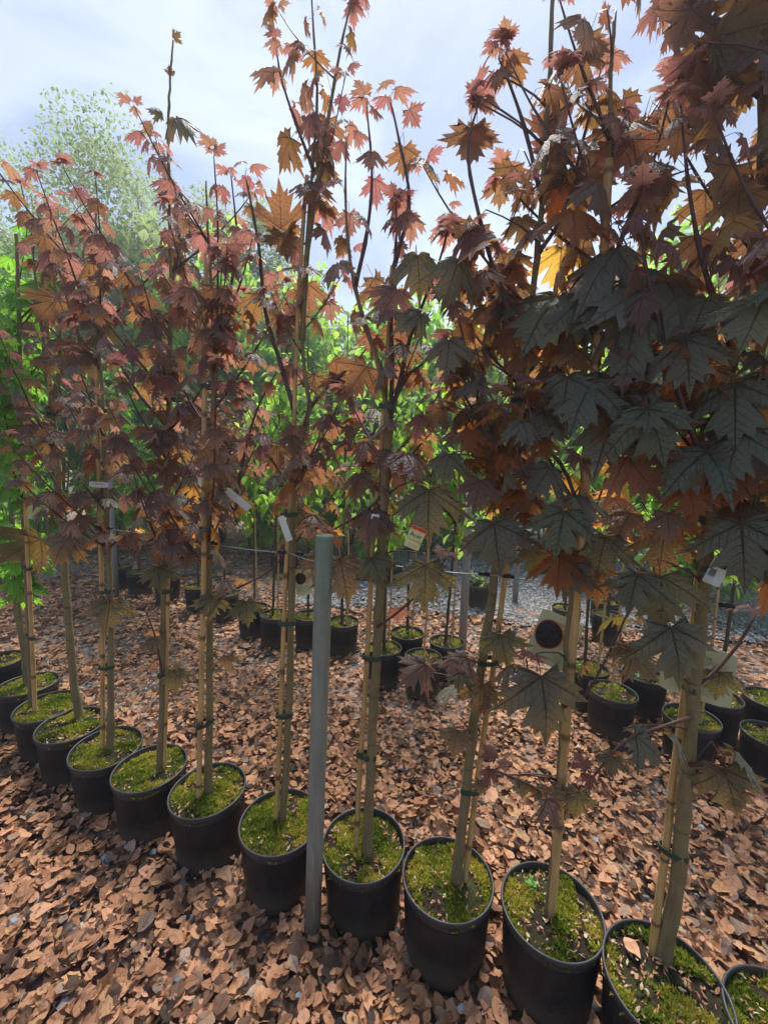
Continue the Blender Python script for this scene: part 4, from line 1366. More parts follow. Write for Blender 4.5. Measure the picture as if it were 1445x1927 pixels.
for n_, (k, x0, y0, x1, y1, dy, kind, top) in enumerate(HERO):
    T = TREES[k]
    base, Y = T['base'], T['Y']
    h0 = Vector(atY(x0, y0, Y + dy))
    h1 = Vector(atY(x1, y1, Y + dy - (0.35 if top else -0.10) * Y * math.hypot(x1 - x0, y1 - y0) / FPX))
    y = h1 - h0
    s = y.length / 1.0
    v = (Vector(CP) - h0).normalized()
    up = Vector((0, 0, 1))
    z = (v * 0.75 + up * 0.6) if top else (-v * 0.9 + up * 0.3)
    z = z + Vector((rng.uniform(-.25, .25), 0, rng.uniform(-.15, .15)))
    e = put_leaf(kind, trees[k], h0 - base, y, z, s, attach=False, idx=n_, squash=rng.uniform(0.92, 1.08))
    # a twig from the petiole to the nearest lower trunk point
    zt = min(max(e.z - rng.uniform(0.02, 0.12), 0.2), T['P'][-1].z)
    i = min(range(len(T['P'])), key=lambda j: abs(T['P'][j].z - zt))
    q = T['P'][i]
    if (q - e).length < 0.34 and not (k == 7 and y0 < 260):
        mid = q.lerp(e, 0.5) + Vector((rng.uniform(-.02, .02), rng.uniform(-.02, .02), -0.02))
        branch_obj(trees[k], [q, q.lerp(e, 0.3) + Vector((0, 0, 0.012)), q.lerp(e, 0.7) + Vector((0, 0, 0.008)), e], 0.0032, 0.0014, M_twig, 5)
        if 260 < y0 < 900 and rng.random() < 0.8:
            sp = shoot_pts(mid, rng.uniform(0, 6.28), 0.8, 0.12)
            SP = branch_obj(trees[k], sp, 0.0025, 0.0015, M_twig, 5)
            leafy(trees[k], SP, [(zm - base.z, nm) for zm, nm in T['kinds']], T['size'] * .8, 0.09, 0.5, 0.7, 2)

# ------------------------------------------------------------------ bamboo canes and ties
CANES = {
    'b': ([(66, 1342), (60, 1200), (53, 1060), (48, 950), (46, 850), (44, 720)], .0108, 'thin pale bamboo cane standing in the lone-cane pot at far left'),
    6: ([(193, 1412), (193, 1250), (191, 1100), (187, 950), (184, 800), (181, 650), (177, 500)], .0105, 'straight bamboo cane left of the slim trunk in the tufted pot'),
    7: ([(308, 1450, .02), (313, 1300, .02), (315, 1150, .02), (318, 1000, .02), (320, 850, .02), (322, 700, .02), (320, 590, .02)], .0092, 'bamboo cane pressed behind the trunk of the towering leader'),
    8: ([(373, 1512), (376, 1400), (380, 1250), (383, 1100), (384, 950), (384, 800), (386, 650), (388, 480)], .0108, 'pale bamboo cane left of the trunk with a white paper scrap on it'),
    9: ([(519, 1550), (524, 1450), (530, 1300), (535, 1150), (542, 1000), (552, 850), (556, 700), (562, 560), (572, 400), (578, 330)], .0092, 'bamboo cane against the trunk carrying the white strip tag'),
    10: ([(670, 1604), (677, 1450), (687, 1300), (695, 1150), (703, 1000), (717, 850), (726, 720), (733, 600), (738, 500)], .0096, 'bamboo cane leaning along the V-forked maple right of the post'),
    11: ([(872, 1668), (888, 1550), (905, 1420), (925, 1280), (942, 1150), (957, 1030), (966, 930), (978, 800), (1000, 640)], .0100, 'bamboo cane right of the leaning trunk, partly split down its length'),
    12: ([(1036, 1738, -.02), (1050, 1560, -.02), (1062, 1400, -.02), (1074, 1250, -.02), (1087, 1100, -.02), (1100, 930, -.02), (1112, 780, -.02), (1126, 620, -.02), (1138, 450, -.02), (1145, 300, -.02)], .0140, 'thick yellow bamboo cane in the pot with the green sprout'),
    13: ([(1225, 1812, .0), (1239, 1700, .0), (1254, 1588, .01), (1266, 1470, .02), (1284, 1340, .03), (1302, 1200, .03), (1330, 950, .03), (1390, 620, .03)], .0112, 'bamboo cane left of the thickest trunk at the bottom right'),
    'f': ([(96, 770), (92, 690), (88, 620), (84, 500)], .011, 'short upper length of bamboo tied in the fork of the curved maple'),
}
for k, (gd, r, lab) in CANES.items():
    kk = 5 if k == 'f' else k
    Y = TREES[kk]['Y']
    if k != 'f':
        Y = float(atZ(gd[0][0], gd[0][1], 0.215)[1]) - (gd[0][2] if len(gd[0]) > 2 else 0)
    pts = [Vector(atY(q[0], q[1], Y + (q[2] if len(q) > 2 else 0))) for q in gd]
    if k != 'f':
        pts[0].z = 0.20
    t, P = cane(pts, r, lab, None, 5 + len(lab))
    T = TREES[kk]
    for j, z in enumerate([0.62, 1.02, 1.42, 1.86]):
        z += rng.uniform(-.06, .06)
        cz = min(P, key=lambda p: abs(p.z + t.location.z - z))
        if abs(cz.z + t.location.z - z) > 0.05:
            continue
        cw = cz + t.location
        tp = min(T['P'], key=lambda p: abs(p.z + T['base'].z - z)) + T['base']
        if abs(tp.z - z) > .05:
            continue
        dv = tp - cw
        dist = math.hypot(dv.x, dv.y)
        if dist > 0.06:
            continue
        o = link('tie', tie_mesh(r, 0.019 * 0.9, dist), t, (cw + tp) / 2 - t.location)
        o.location.z = z - t.location.z
        o.rotation_euler = (rng.uniform(-.1, .1), rng.uniform(-.1, .1), math.atan2(dv.y, dv.x))

# ------------------------------------------------------------------ steel posts and wire
mb = MB()
p0 = Vector((-0.214, 1.285, -0.09))
p1 = Vector(atY(611, 1008, 1.285))
t = thing('steel_post', (p0.x, p0.y, 0), 'round galvanised steel post with green algae, standing between two mossy pots', 'post')
ax = (p1 - p0)
n = 20
mb.tube([(p0 + ax * i / n) - Vector((p0.x, p0.y, 0)) for i in range(n + 1)], [0.0285] * (n + 1), 28, cap=False)
mb.tube([(p0 + ax * 0.97) - Vector((p0.x, p0.y, 0)), (p0 + ax) - Vector((p0.x, p0.y, 0))], [0.0262, 0.0262], 28, cap=False)
link('tube', mb.mesh('tube', [M_post]), t)
c = MB()
top = p1 - Vector((p0.x, p0.y, 0))
c.lathe([(0.0, 0.0), (0.020, -0.001), (0.0272, -0.002), (0.0295, 0.0), (0.0295, -0.012), (0.0287, -0.014)], 28, c=(top.x, top.y, top.z + 0.001))
link('cap', c.mesh('cap', [M_post]), t)


def post2(x, y, h, r, label):
    mb = MB()
    mb.tube([(0, 0, -0.05), (0, 0, h * .5), (0, 0, h)], [r, r, r], 16)
    mb.tube([(0, 0, h), (0, 0, h + 0.006)], [r * 0.85, r * 0.5], 16)
    o = link('steel_post', mb.mesh('steel_post', [M_wire2]), None, (x, y, 0))
    tag(o, label, 'post', 'posts of the rows behind')


M_wire2 = simple('weathered_grey_post', (0.27, 0.28, 0.28), 0.6, 0.4, 50, 0.2)
post2(0.745, 3.62, 1.45, 0.036, 'slim grey steel post standing behind the cluster of four pots')
post2(-3.1, 4.7, 1.5, 0.034, 'grey steel post in the shade behind the sixth maple')
post2(1.62, 4.9, 1.4, 0.034, 'grey steel post on the gravel behind the leaning maple')

WZ = 1.315
wire_pts = []
for k in ('a', 'b', 5, 6, 7, 8, 9):
    T = TREES[k]
    q = min(T['P'], key=lambda p: abs(p.z + T['base'].z - WZ)) + T['base']
    wire_pts.append(Vector((q.x, q.y - 0.026, WZ + 0.004 * math.sin(q.x * 5))))
wire_pts.append(Vector((-0.19, 1.285 + 0.033, WZ)))
for k in (10, 11, 12, 13):
    T = TREES[k]
    q = min(T['P'], key=lambda p: abs(p.z + T['base'].z - WZ)) + T['base']
    wire_pts.append(Vector((q.x, q.y - (0.028 if k != 12 else -.03), WZ)))
wire_pts.append(Vector((1.6, 0.70, WZ)))
wire_pts.insert(0, Vector((-3.2, 2.9, WZ)))
wt = thing('support_wire', wire_pts[0], 'taut galvanised wire running along the front row at the post top', 'wire')
mb = MB()
wp = [p - wire_pts[0] for p in wire_pts]
fine = []
for i in range(len(wp) - 1):
    for s in range(6):
        q = wp[i].lerp(wp[i + 1], s / 6)
        q.z -= 0.006 * math.sin(math.pi * s / 6)
        fine.append(q)
fine.append(wp[-1])
mb.tube(fine, [0.0022] * len(fine), 6)
link('strand', mb.mesh('strand', [M_wire]), wt)
for i in (3, 4, 5, 6, 7, 9, 10, 11, 12):
    for sgn in (-1, 1):
        c = MB()
        c.tube([(-0.016, 0, 0), (0.0, -0.003, 0.003), (0.016, 0, 0)], [0.0055, 0.0072, 0.0055], 7)
        c.tube([(0, 0.0, 0), (0, 0.02, 0.004)], [0.004, 0.003], 6)
        o = link('clip', c.mesh('clip', [M_clip]), wt, wp[i] + Vector((sgn * 0.034, -sgn * 0.010, 0)))
        o.rotation_euler = (0, 0, -0.4)

# ------------------------------------------------------------------ plant tags
M_tagy = simple('tag_yellow_card', (0.62, 0.60, 0.26), 0.5, 0.3, 20, 0.06, 0.03)
M_tagg = simple('tag_pale_card', (0.55, 0.60, 0.36), 0.5, 0.3, 20, 0.06, 0.03)
M_tagw = simple('tag_white_card', (0.66, 0.70, 0.66), 0.5, 0.3, 20, 0.05, 0.03)
M_ink = simple('black_ink', (0.02, 0.02, 0.02), 0.7, 0.2, 20, 0.05, 0.0)
M_ink2 = simple('grey_green_ink', (0.16, 0.17, 0.08), 0.7, 0.2, 20, 0.05, 0.0)
M_orange = simple('orange_ink', (0.75, 0.22, 0.03), 0.6, 0.3, 20, 0.05, 0.0)
M_red = simple('red_ink', (0.60, 0.05, 0.03), 0.6, 0.3, 20, 0.05, 0.0)


def photomat():
    m, nt = newmat('tag_picture_ink')
    t = N(nt, 'ShaderNodeTexCoord').outputs['Object']
    vo = N(nt, 'ShaderNodeTexVoronoi', inp={'Scale': 160.0})
    L(nt, t, vo.inputs['Vector'])
    c = ramp(nt, [(0.0, (0.07, 0.045, 0.05)), (0.5, (0.03, 0.02, 0.022)), (0.8, (0.008, 0.006, 0.008))], vo.outputs['Distance']).outputs[0]
    out(nt, bsdf(nt, c, 0.45, 0.4).outputs[0])
    return m


M_pic = photomat()


def bendz(x, y, w, bend):
    return -bend * (x / w) ** 2 * 4


def card_mesh(outl, mat, w, bend, th=0.0009):
    """thick bent card from a convex outline in x, y metres"""
    mb = MB()
    n = len(outl)
    cx = sum(p[0] for p in outl) / n; cy = sum(p[1] for p in outl) / n
    vs = [(cx, cy, bendz(cx, cy, w, bend))] + [(x, y, bendz(x, y, w, bend)) for x, y in outl]
    vs += [(v[0], v[1], v[2] - th) for v in vs]
    m = n + 1
    fs = [(0, 1 + i, 1 + (i + 1) % n) for i in range(n)] + [(m, m + 1 + (i + 1) % n, m + 1 + i) for i in range(n)] + [(1 + i, m + 1 + i, m + 1 + (i + 1) % n, 1 + (i + 1) % n) for i in range(n)]
    mb.add(vs, fs)
    return mb.mesh('card', [mat])


def rect(x0, y0, x1, y1, n=8, r=0.004):
    """rounded rectangle, edges subdivided so that it can bend"""
    pts = []
    for i in range(n + 1):
        t = i / n
        yy = y0 + (r * 0.5 if i in (0, n) else 0)
        pts.append((x0 + (x1 - x0) * t, yy))
    for i in range(n + 1):
        t = i / n
        yy = y1 - (r * 0.5 if i in (0, n) else 0)
        pts.append((x1 - (x1 - x0) * t, yy))
    return pts


def text_mesh(s, size, x, y, mat, w, bend, z=0.0006):
    cu = bpy.data.curves.new('lettering', 'FONT')
    cu.body = s
    cu.size = size
    cu.resolution_u = 2
    cu.align_x = 'CENTER'
    ob = bpy.data.objects.new('lettering', cu)
    COL.objects.link(ob)
    bpy.context.view_layer.update()
    me = bpy.data.meshes.new_from_object(ob)
    bpy.data.objects.remove(ob)
    me.name = 'lettering'
    for v in me.vertices:
        v.co.x += x
        v.co.y += y
        v.co.z = bendz(v.co.x, v.co.y, w, bend) + z
    me.materials.clear()
    me.materials.append(mat)
    return me


def lines_mesh(x0, x1, ys, h, w, bend, mat, seed=0):
    r = random.Random(seed)
    mb = MB()
    for y in ys:
        x = x0
        while x < x1 - 0.001:
            l = min(r.uniform(0.002, 0.006), x1 - x)
            a = [(x, y), (x + l, y), (x + l, y + h), (x, y + h)]
            mb.add([(p[0], p[1], bendz(p[0], p[1], w, bend) + 0.0006) for p in a], [(0, 1, 2, 3)])
            x += l + 0.0012
        
    return mb.mesh('fine_print', [mat])


def place_tag(name, label, px, py, Y, up_px, scale_h, face, build, string_to=None):
    """card centre at pixel px,py on plane Y; up_px = direction of its upper edge in the picture"""
    c = Vector(atY(px, py, Y))
    u = Vector(atY(px + up_px[0], py + up_px[1], Y)) - c
    u.normalize()
    nrm = (Vector(CP) - c).normalized() + Vector(face)
    nrm = (nrm - u * nrm.dot(u)).normalized()
    x = u.cross(nrm)
    R = Matrix((x, u, nrm)).transposed()
    t = thing(name, (0, 0, 0), label, 'plant tag', 'nursery tags hanging on the front row')
    t.matrix_world = Matrix.Translation(c) @ R.to_4x4()
    build(t)
    if string_to is not None:
        inv = t.matrix_world.inverted()
        e = inv @ Vector(string_to)
        a = Vector((0, scale_h, 0))
        mb = MB()
        mid = a.lerp(e, 0.5) + Vector((0.004, 0.0, 0.004))
        mb.tube([a, mid, e], [0.0009] * 3, 4)
        link('string', mb.mesh('string', [M_tagw]), t)
    return t


def acer_front(w, h, stub=True, sub='Crimson King'):
    def f(t):
        link('card', card_mesh(rect(-w / 2, -h / 2, w / 2, h / 2), M_tagy, w, 0.004), t)
        b = MB()
        ys = h / 2 - 0.010
        for (a0, a1, m) in ((ys, h / 2 - 0.001, 0), (ys - 0.002, ys, 1)):
            n = 8
            vs = []
            for i in range(n + 1):
                x = -w / 2 * 0.98 + w * 0.98 * i / n
                wob = 0.002 * math.sin(i * 2.1)
                vs += [(x, a0 + wob * (m == 0), bendz(x, 0, w, .004) + 0.0007), (x, a1, bendz(x, 0, w, .004) + 0.0007)]
            b.add(vs, [(2 * i, 2 * i + 2, 2 * i + 3, 2 * i + 1) for i in range(n)], m)
        link('printed_band', b.mesh('printed_band', [M_red, M_orange]), t)
        link('lettering', text_mesh('Acer', h * 0.28, 0, h * 0.02, M_ink, w, 0.004), t)
        link('lettering', text_mesh(sub, h * 0.13, 0, -h * 0.17, M_ink2, w, 0.004), t)
        link('fine_print', lines_mesh(-w * .3, w * .3, [-h * .33, -h * .42], 0.0012, w, .004, M_ink2, 3), t)
        if stub:
            link('lower_flap', card_mesh(rect(-w * .42, -h * 0.98, w * .05, -h / 2 + 0.001), M_tagg, w, 0.004), t)
    return f


place_tag('plant_tag', 'yellow tag reading Acer with red band, hanging left of the pale cane near the wire', 340, 1028, TREES[7]['Y'] - 0.06, (-25, 100), 0, (0, 0, 0), lambda t: None) if False else None
place_tag('plant_tag', 'yellow tag reading Acer hanging at wire height beside the towering maple', 345, 1024, TREES[7]['Y'] - 0.14, (22, -100), 0.035, (-.1, 0, .1), acer_front(0.075, 0.062), TREES[7]['base'] + Vector((0.02, -0.02, 1.20)))
place_tag('plant_tag', 'yellow tag reading Acer at far left, above a pale green flap', 74, 956, TREES['b']['Y'] - 0.04, (16, -100), 0.035, (0, 0, .1), acer_front(0.092, 0.064), TREES['b']['base'] + Vector((0, -0.02, 1.3)))
place_tag('plant_tag', 'small orange-topped tag reading Acer partly behind a big dark leaf', 781, 1012, TREES[10]['Y'] - 0.13, (38, -90), 0.03, (0, 0, .1), acer_front(0.048, 0.068, False), TREES[10]['base'] + Vector((0.03, 0, 1.22)))


def picture_tag(w, h, title, mat=M_tagg, pic=True, side=-1):
    def f(t):
        link('card', card_mesh(rect(-w / 2, -h / 2, w / 2, h / 2, 8, .012), mat, w, 0.006), t)
        link('lettering', text_mesh(title, h * 0.075, w * 0.12, h * 0.30, M_ink2, w, 0.006), t)
        link('fine_print', lines_mesh(-w * .1 if pic else -w * .38, w * .40, [h * (0.24 - 0.042 * i) for i in range(9)], 0.0013, w, .006, M_ink2, 5), t)
        link('fine_print', lines_mesh(-w * .36, w * .34, [-h * (0.20 + 0.045 * i) for i in range(5)], 0.0012, w, .006, M_ink2, 6), t)
        if pic:
            b = MB()
            for rr, m, z in ((1.0, 0, .0008), (0.93, 1, .0013)):
                cx, cy, R_ = -w * 0.19, h * 0.06, w * 0.36 * rr
                pts = [(cx + R_ * math.cos(a) * (0.8 if math.cos(a) < 0 else 1.05), cy + R_ * 1.05 * math.sin(a)) for a in [2 * math.pi * i / 28 for i in range(28)]]
                b.add([(cx, cy, bendz(cx, 0, w, .006) + z)] + [(p[0], p[1], bendz(p[0], 0, w, .006) + z) for p in pts], [(0, 1 + i, 1 + (i + 1) % 28) for i in range(28)], m)
            link('picture', b.mesh('picture', [M_orange, M_pic]), t)
    return f


place_tag('plant_tag', 'large pale green tag with a dark round leaf picture beside the thick bamboo', 1042, 1205, TREES[12]['Y'] + 0.07, (42, -100), 0.07, (0.1, 0, .1), picture_tag(0.125, 0.16, 'CRIMSON'), TREES[12]['base'] + Vector((0.03, .03, 1.08)))
place_tag('plant_tag', 'pale green text-covered tag behind the thickest trunk', 1310, 1266, TREES[13]['Y'] + 0.07, (14, -100), 0.07, (0, 0, 0.05), picture_tag(0.165, 0.155, 'King', M_tagg, False), TREES[13]['base'] + Vector((0.03, .05, 1.1)))
place_tag('plant_tag', 'pale green tag whose dark heart-shaped picture hangs left of the steel post', 571, 1092, TREES[9]['Y'] + 0.03, (-8, -100), 0.05, (0, 0, 0.1), picture_tag(0.062, 0.115, 'Acer'), TREES[9]['base'] + Vector((0.02, .02, 1.16)))


def strip(w, h, extra=None):
    def f(t):
        link('card', card_mesh(rect(-w / 2, -h / 2, w / 2, h / 2, 6, .004), M_tagw, w, 0.003), t)
        if extra:
            extra(t)
    return f


def barcode(t):
    b = MB()
    r = random.Random(4)
    y = -0.018
    while y < 0.000:
        hh = r.choice([.0005, .0009, .0014])
        b.add([(-0.014, y, .0008), (0.000, y, .0008), (0.000, y + hh, .0008), (-0.014, y + hh, .0008)], [(0, 1, 2, 3)])
        y += hh + r.choice([.0006, .001])
    link('barcode', b.mesh('barcode', [M_ink]), t)
    e = MB()
    e.add([(-0.005, 0.008, .0008), (0.013, 0.008, .0008), (0.013, 0.022, .0008), (-0.005, 0.022, .0008)], [(0, 1, 2, 3)])
    link('emblem_panel', e.mesh('emblem_panel', [M_ink]), t)
    s = MB()
    for i in range(12):
        a = i * math.pi / 6
        cx, cy = 0.004 + 0.0048 * math.cos(a), 0.015 + 0.0048 * math.sin(a)
        s.add([(cx, cy + .0009, .0011), (cx - .0008, cy - .0006, .0011), (cx + .0008, cy - .0006, .0011)], [(0, 1, 2)])
    link('star_ring', s.mesh('star_ring', [M_tagw]), t)
    link('fine_print', lines_mesh(-0.012, 0.012, [0.026, 0.030], 0.0014, 0.034, .003, M_ink, 8), t)


place_tag('plant_tag', 'white tag with barcode and dark star-ring emblem on the thickest trunk', 1350, 1074, TREES[13]['Y'] - 0.04, (38, -70), 0.035, (0, 0, .1), strip(0.036, 0.074, barcode), TREES[13]['base'] + Vector((0.05, -0.02, 1.17)))
place_tag('plant_tag', 'white plastic strip tag hanging over the wire from the cut-back trunk', 536, 995, TREES[9]['Y'] - 0.035, (-22, -60), 0.05, (-.5, 0, .1), strip(0.026, 0.092), TREES[9]['base'] + Vector((0.02, 0, 1.22)))
place_tag('plant_tag', 'short white strip tag round the slim trunk in the second tier of leaves', 186, 912, TREES[6]['Y'] - 0.03, (5, -90), 0.01, (0, 0, .1), strip(0.07, 0.024, lambda t: link('fine_print', lines_mesh(-.02, .02, [0.0, 0.004], 0.0014, .07, .003, M_ink, 9), t)))
place_tag('plant_tag', 'small white scrap with a punched hole on the pale cane left of centre', 381, 906, TREES[8]['Y'] - 0.03, (0, -90), 0.01, (0, 0, .1), strip(0.032, 0.028, lambda t: link('eyelet', card_mesh([(0.004 * math.cos(a * .785), 0.002 + 0.004 * math.sin(a * .785)) for a in range(8)], M_twig, 1, 0, .0002), t, (0, 0, .0014))))
place_tag('plant_tag', 'white strip tag hanging between the two middle trees above the wire', 448, 940, TREES[8]['Y'] - 0.02, (-62, -50), 0.01, (0, 0, .1), strip(0.028, 0.11))
place_tag('plant_tag', 'narrow white band wrapped round the cane of the V-forked maple', 706, 975, TREES[10]['Y'] - 0.03, (5, -90), 0.01, (0, 0, .1), strip(0.026, 0.026))
place_tag('plant_tag', 'pale yellow folded tag low behind the steel post', 640, 1110, TREES[9]['Y'] + 0.02, (25, -90), 0.01, (0.3, 0, .1), strip(0.03, 0.07))

# ------------------------------------------------------------------ rows behind: saplings with canes
def foliage(name, n, cx, rx, rz, size, mat, seed, T=DL, TF=DF, hollow=0.3, lumps=7, parent=None, flat=0.6, droop=0.5):
    """leaf mass made of many separate leaves gathered in uneven lumps"""
    r = np.random.default_rng(seed)
    C = r.normal(0, 1, (lumps, 3))
    C /= np.linalg.norm(C, axis=1)[:, None]
    C *= r.uniform(0.25, 0.95, (lumps, 1)) * np.array([rx, rx, rz])
    rad = r.uniform(0.3, 0.6, lumps) * (1 if lumps < 20 else 0.42)
    pick = r.integers(0, lumps, n)
    d = r.normal(0, 1, (n, 3))
    d /= np.linalg.norm(d, axis=1)[:, None]
    q = (r.random(n) ** 0.45) * rad[pick]
    P = C[pick] + d * q[:, None] * np.array([rx, rx, rz])
    # clumps within lumps
    P += 0.05 * rx * np.sin(P[:, [1, 2, 0]] * 9 / rx + seed)
    W = curl(T, n, r) * np.array([1, 1, 0.6])
    R3 = rotmats(r.uniform(0, 6.28, n), r.normal(-droop, 0.5, n), r.normal(0, 0.5, n))
    W = np.einsum('nij,nvj->nvi', R3, W) * (size * r.uniform(0.6, 1.25, n))[:, None, None] + (P + np.array(cx))[:, None, :]
    m = len(T)
    return npmesh(name, W.reshape(-1, 3), (TF[None] + (np.arange(n) * m)[:, None, None]).reshape(-1, 3), np.tile(T[:, :2], (n, 1)), np.repeat(np.clip(r.random(n), 0, 1), m), [mat])


def sapling(x, y, h, kind, label, seed, canex=0.03, nsh=10, zlo=0.9, group='saplings in the rows behind', leaf=.075, nleaf=0.75):
    r = random.Random(seed)
    base = Vector((x + r.uniform(-.02, .02), y, 0.19))
    t = thing('sapling', base, label, 'sapling', group)
    lean = r.uniform(-.10, .10)
    pts = [Vector((0, 0, 0)), Vector((lean * .3, 0, h * .33)), Vector((lean * .6, 0.02, h * .66)), Vector((lean, 0, h))]
    me, P, _ = trunk_mesh(pts, 0.012, 0.004, M_bark2, seed, 8)
    link('trunk', me, t)
    for q in range(nsh):
        z = zlo + (h - zlo - 0.25) * q / nsh + r.uniform(-.05, .05) - base.z
        i = min(range(len(P)), key=lambda j: abs(P[j].z - z))
        az = r.uniform(0, 6.283)
        sp = shoot_pts(P[i], az, r.uniform(0.6, 1.0), r.uniform(0.25, 0.6))
        SP = branch_obj(t, sp, 0.004, 0.0018, M_twig if kind == 'leaf' else M_bark2, 5)
        kk = [(0.7, ['leaf', 'dark']), (9, ['leaf', 'young'])] if kind == 'leaf' else [(9, [kind])]
        leafy(t, SP, kk, leaf, 0.055, 0.1, nleaf, 2)
    return t, base


SAP = [  # index in ROW2, height, kind, label
    (0, 2.3, 'leaf', 'crimson sapling behind the seventh maple, furthest left of the second row'), (1, 2.2, 'leaf', 'small crimson sapling left of the bright weed pot'), (2, 2.4, 'oval', 'green sapling growing from the pot with the bright weed'),
    (3, 2.5, 'oval', 'green sapling behind the cut-back trunk'), (4, 2.5, 'oval', 'green sapling behind the dark picture tag'), (5, 2.6, 'oval', 'green sapling in the whole black pot right of the steel post'),
    (6, 2.5, 'oval', 'green sapling behind the V-forked maple'), (8, 2.4, 'oval', 'green sapling at the rear of the cluster of four pots'), (9, 2.4, 'oval', 'slim green sapling beside the slim grey post'),
    (10, 2.3, 'oval', 'green sapling with two thin canes behind the thick bamboo'), (12, 2.2, 'oval', 'green sapling rising behind the black felt disc'), (13, 2.3, 'oval', 'dark green sapling behind the thickest trunk'), (14, 2.3, 'oval', 'ribbed-leaf green sapling near the right edge'),
    (15, 2.1, 'oval', 'green sapling at the right edge over the bright weed'), (17, 3.2, 'gm', 'green maple at the left edge behind the mossy pot'), (18, 2.8, 'gm', 'green maple at the very left edge'), (20, 2.2, 'oval', 'low green sapling on the gravel edge, left one'), (21, 2.3, 'oval', 'low green sapling on the gravel edge, middle one'),
    (22, 2.4, 'oval', 'low green sapling on the gravel edge, rear one'), (28, 2.6, 'gm', 'bright green maple behind the sixth maple'), (29, 2.8, 'gm', 'bright green maple behind the fifth maple'), (30, 2.9, 'gm', 'bright green maple furthest back on the left')]
for j, (i, h, kind, lab) in enumerate(SAP):
    x, y = ROW2[i]
    far = y > 3.7
    sapling(x, y, h, kind, lab, 300 + j, nsh=(19 if kind == 'oval' else 13) if not far else 16, zlo=1.0 if kind != 'gm' else 0.7, leaf=0.095 if kind == 'oval' else 0.105, nleaf=0.9)
for i, (dx, h) in {5: (0.03, 1.5), 6: (0.03, 1.7), 7: (0.0, 1.35), 8: (0.04, 1.5), 9: (0.03, 1.6), 10: (0.06, 1.5), 11: (-0.02, 1.4), 3: (.03, 1.6), 2: (.03, 1.5), 13: (0.03, 1.5), 20: (.03, 1.3)}.items():
    x, y = ROW2[i]
    cane([(x + dx, y - 0.02, 0.2), (x + dx + 0.01, y - 0.02, h * .5), (x + dx - 0.01, y - 0.01, h)], 0.0085, ('thin bamboo cane in the ' + R2LAB[i]).replace('black ', '').replace('whole ', '').replace(', rearmost of the', ' at the back of the').replace(', rightmost of the cluster of four', '').replace(' left of the ninth trunk', '').replace('standing ', '').replace('left of the cluster of four', 'left').replace('pot with two thin canes', 'pot').replace('second-row ', 'rear '), None, i, 'canes in the rows behind')

# small pink and yellow plant on the gravel
pt = thing('potted_flower', (1.13, 4.72, 0.2), 'low pink and yellow leafy plant in the lone pot on the gravel', 'plant')
tag(link('leaves', foliage('leaves', 130, (0, 0, 0.10), .14, .09, .05, M_pale_s, 5), pt), kind='stuff')

# ------------------------------------------------------------------ shrubs and trees beyond
shr = []
for s in range(5):
    shr.append((foliage('crown', 6500, (0, 0, 1.9), 0.95, 1.4, 0.125, M_pale_s if s in (1, 4) else M_green_s, 900 + s, lumps=15), None))
stem_mb = MB()
r5 = random.Random(5)
for q in range(7):
    a = q * 0.9
    stem_mb.tube([(0.03 * math.cos(a), 0.03 * math.sin(a), 0), (0.15 * math.cos(a), 0.15 * math.sin(a), 0.8), (0.4 * math.cos(a), 0.4 * math.sin(a), 2.0)], [0.013, 0.010, 0.004], 6)
stem_me = stem_mb.mesh('stems', [M_bark2])
SHRUBS = [(-5.88, 7.46, 1.29, 'bright green shrub furthest left behind the green maples'), (-4.41, 7.80, 1.34, 'bright green shrub behind the fifth maple'), (-3.05, 7.80, 1.23, 'bright green shrub behind the towering leader'), (-1.75, 7.91, 1.14, 'green shrub in the gap left of the cut-back trunk'),
          (-0.62, 8.02, 1.06, 'yellow-green shrub straight behind the steel post'), (0.51, 7.91, 1.18, 'green shrub behind the V-forked maple'), (1.69, 8.25, 1.12, 'green shrub behind the gravel, left of the leaning maple top'), (3.05, 7.91, 1.18, 'green shrub behind the thick bamboo'),
          (4.41, 7.23, 1.23, 'green shrub behind the thickest trunk'), (5.54, 6.33, 1.34, 'green shrub at the right edge of the back row'), (0.00, 10.51, 1.40, 'farther green shrub seen over the middle gap'), (-2.49, 10.85, 1.46, 'farther green shrub left of the middle gap'), (2.71, 10.62, 1.34, 'farther green shrub right of the middle gap'), (5.88, 9.72, 1.46, 'farther green shrub behind the right-hand maples'), (-6.21, 10.85, 1.62, 'farther green shrub on the far left')]
for j, (x, y, s, lab) in enumerate(SHRUBS):
    t = thing('leafy_shrub', (x, y, 0), lab, 'shrub', 'green shrubs beyond the pots')
    t.scale = (s, s, s * rng.uniform(1.1, 1.4))
    t.rotation_euler = (0, 0, rng.uniform(0, 6.28))
    tag(link('crown', shr[j % 5][0], t), kind='stuff')
    link('stems', stem_me, t)


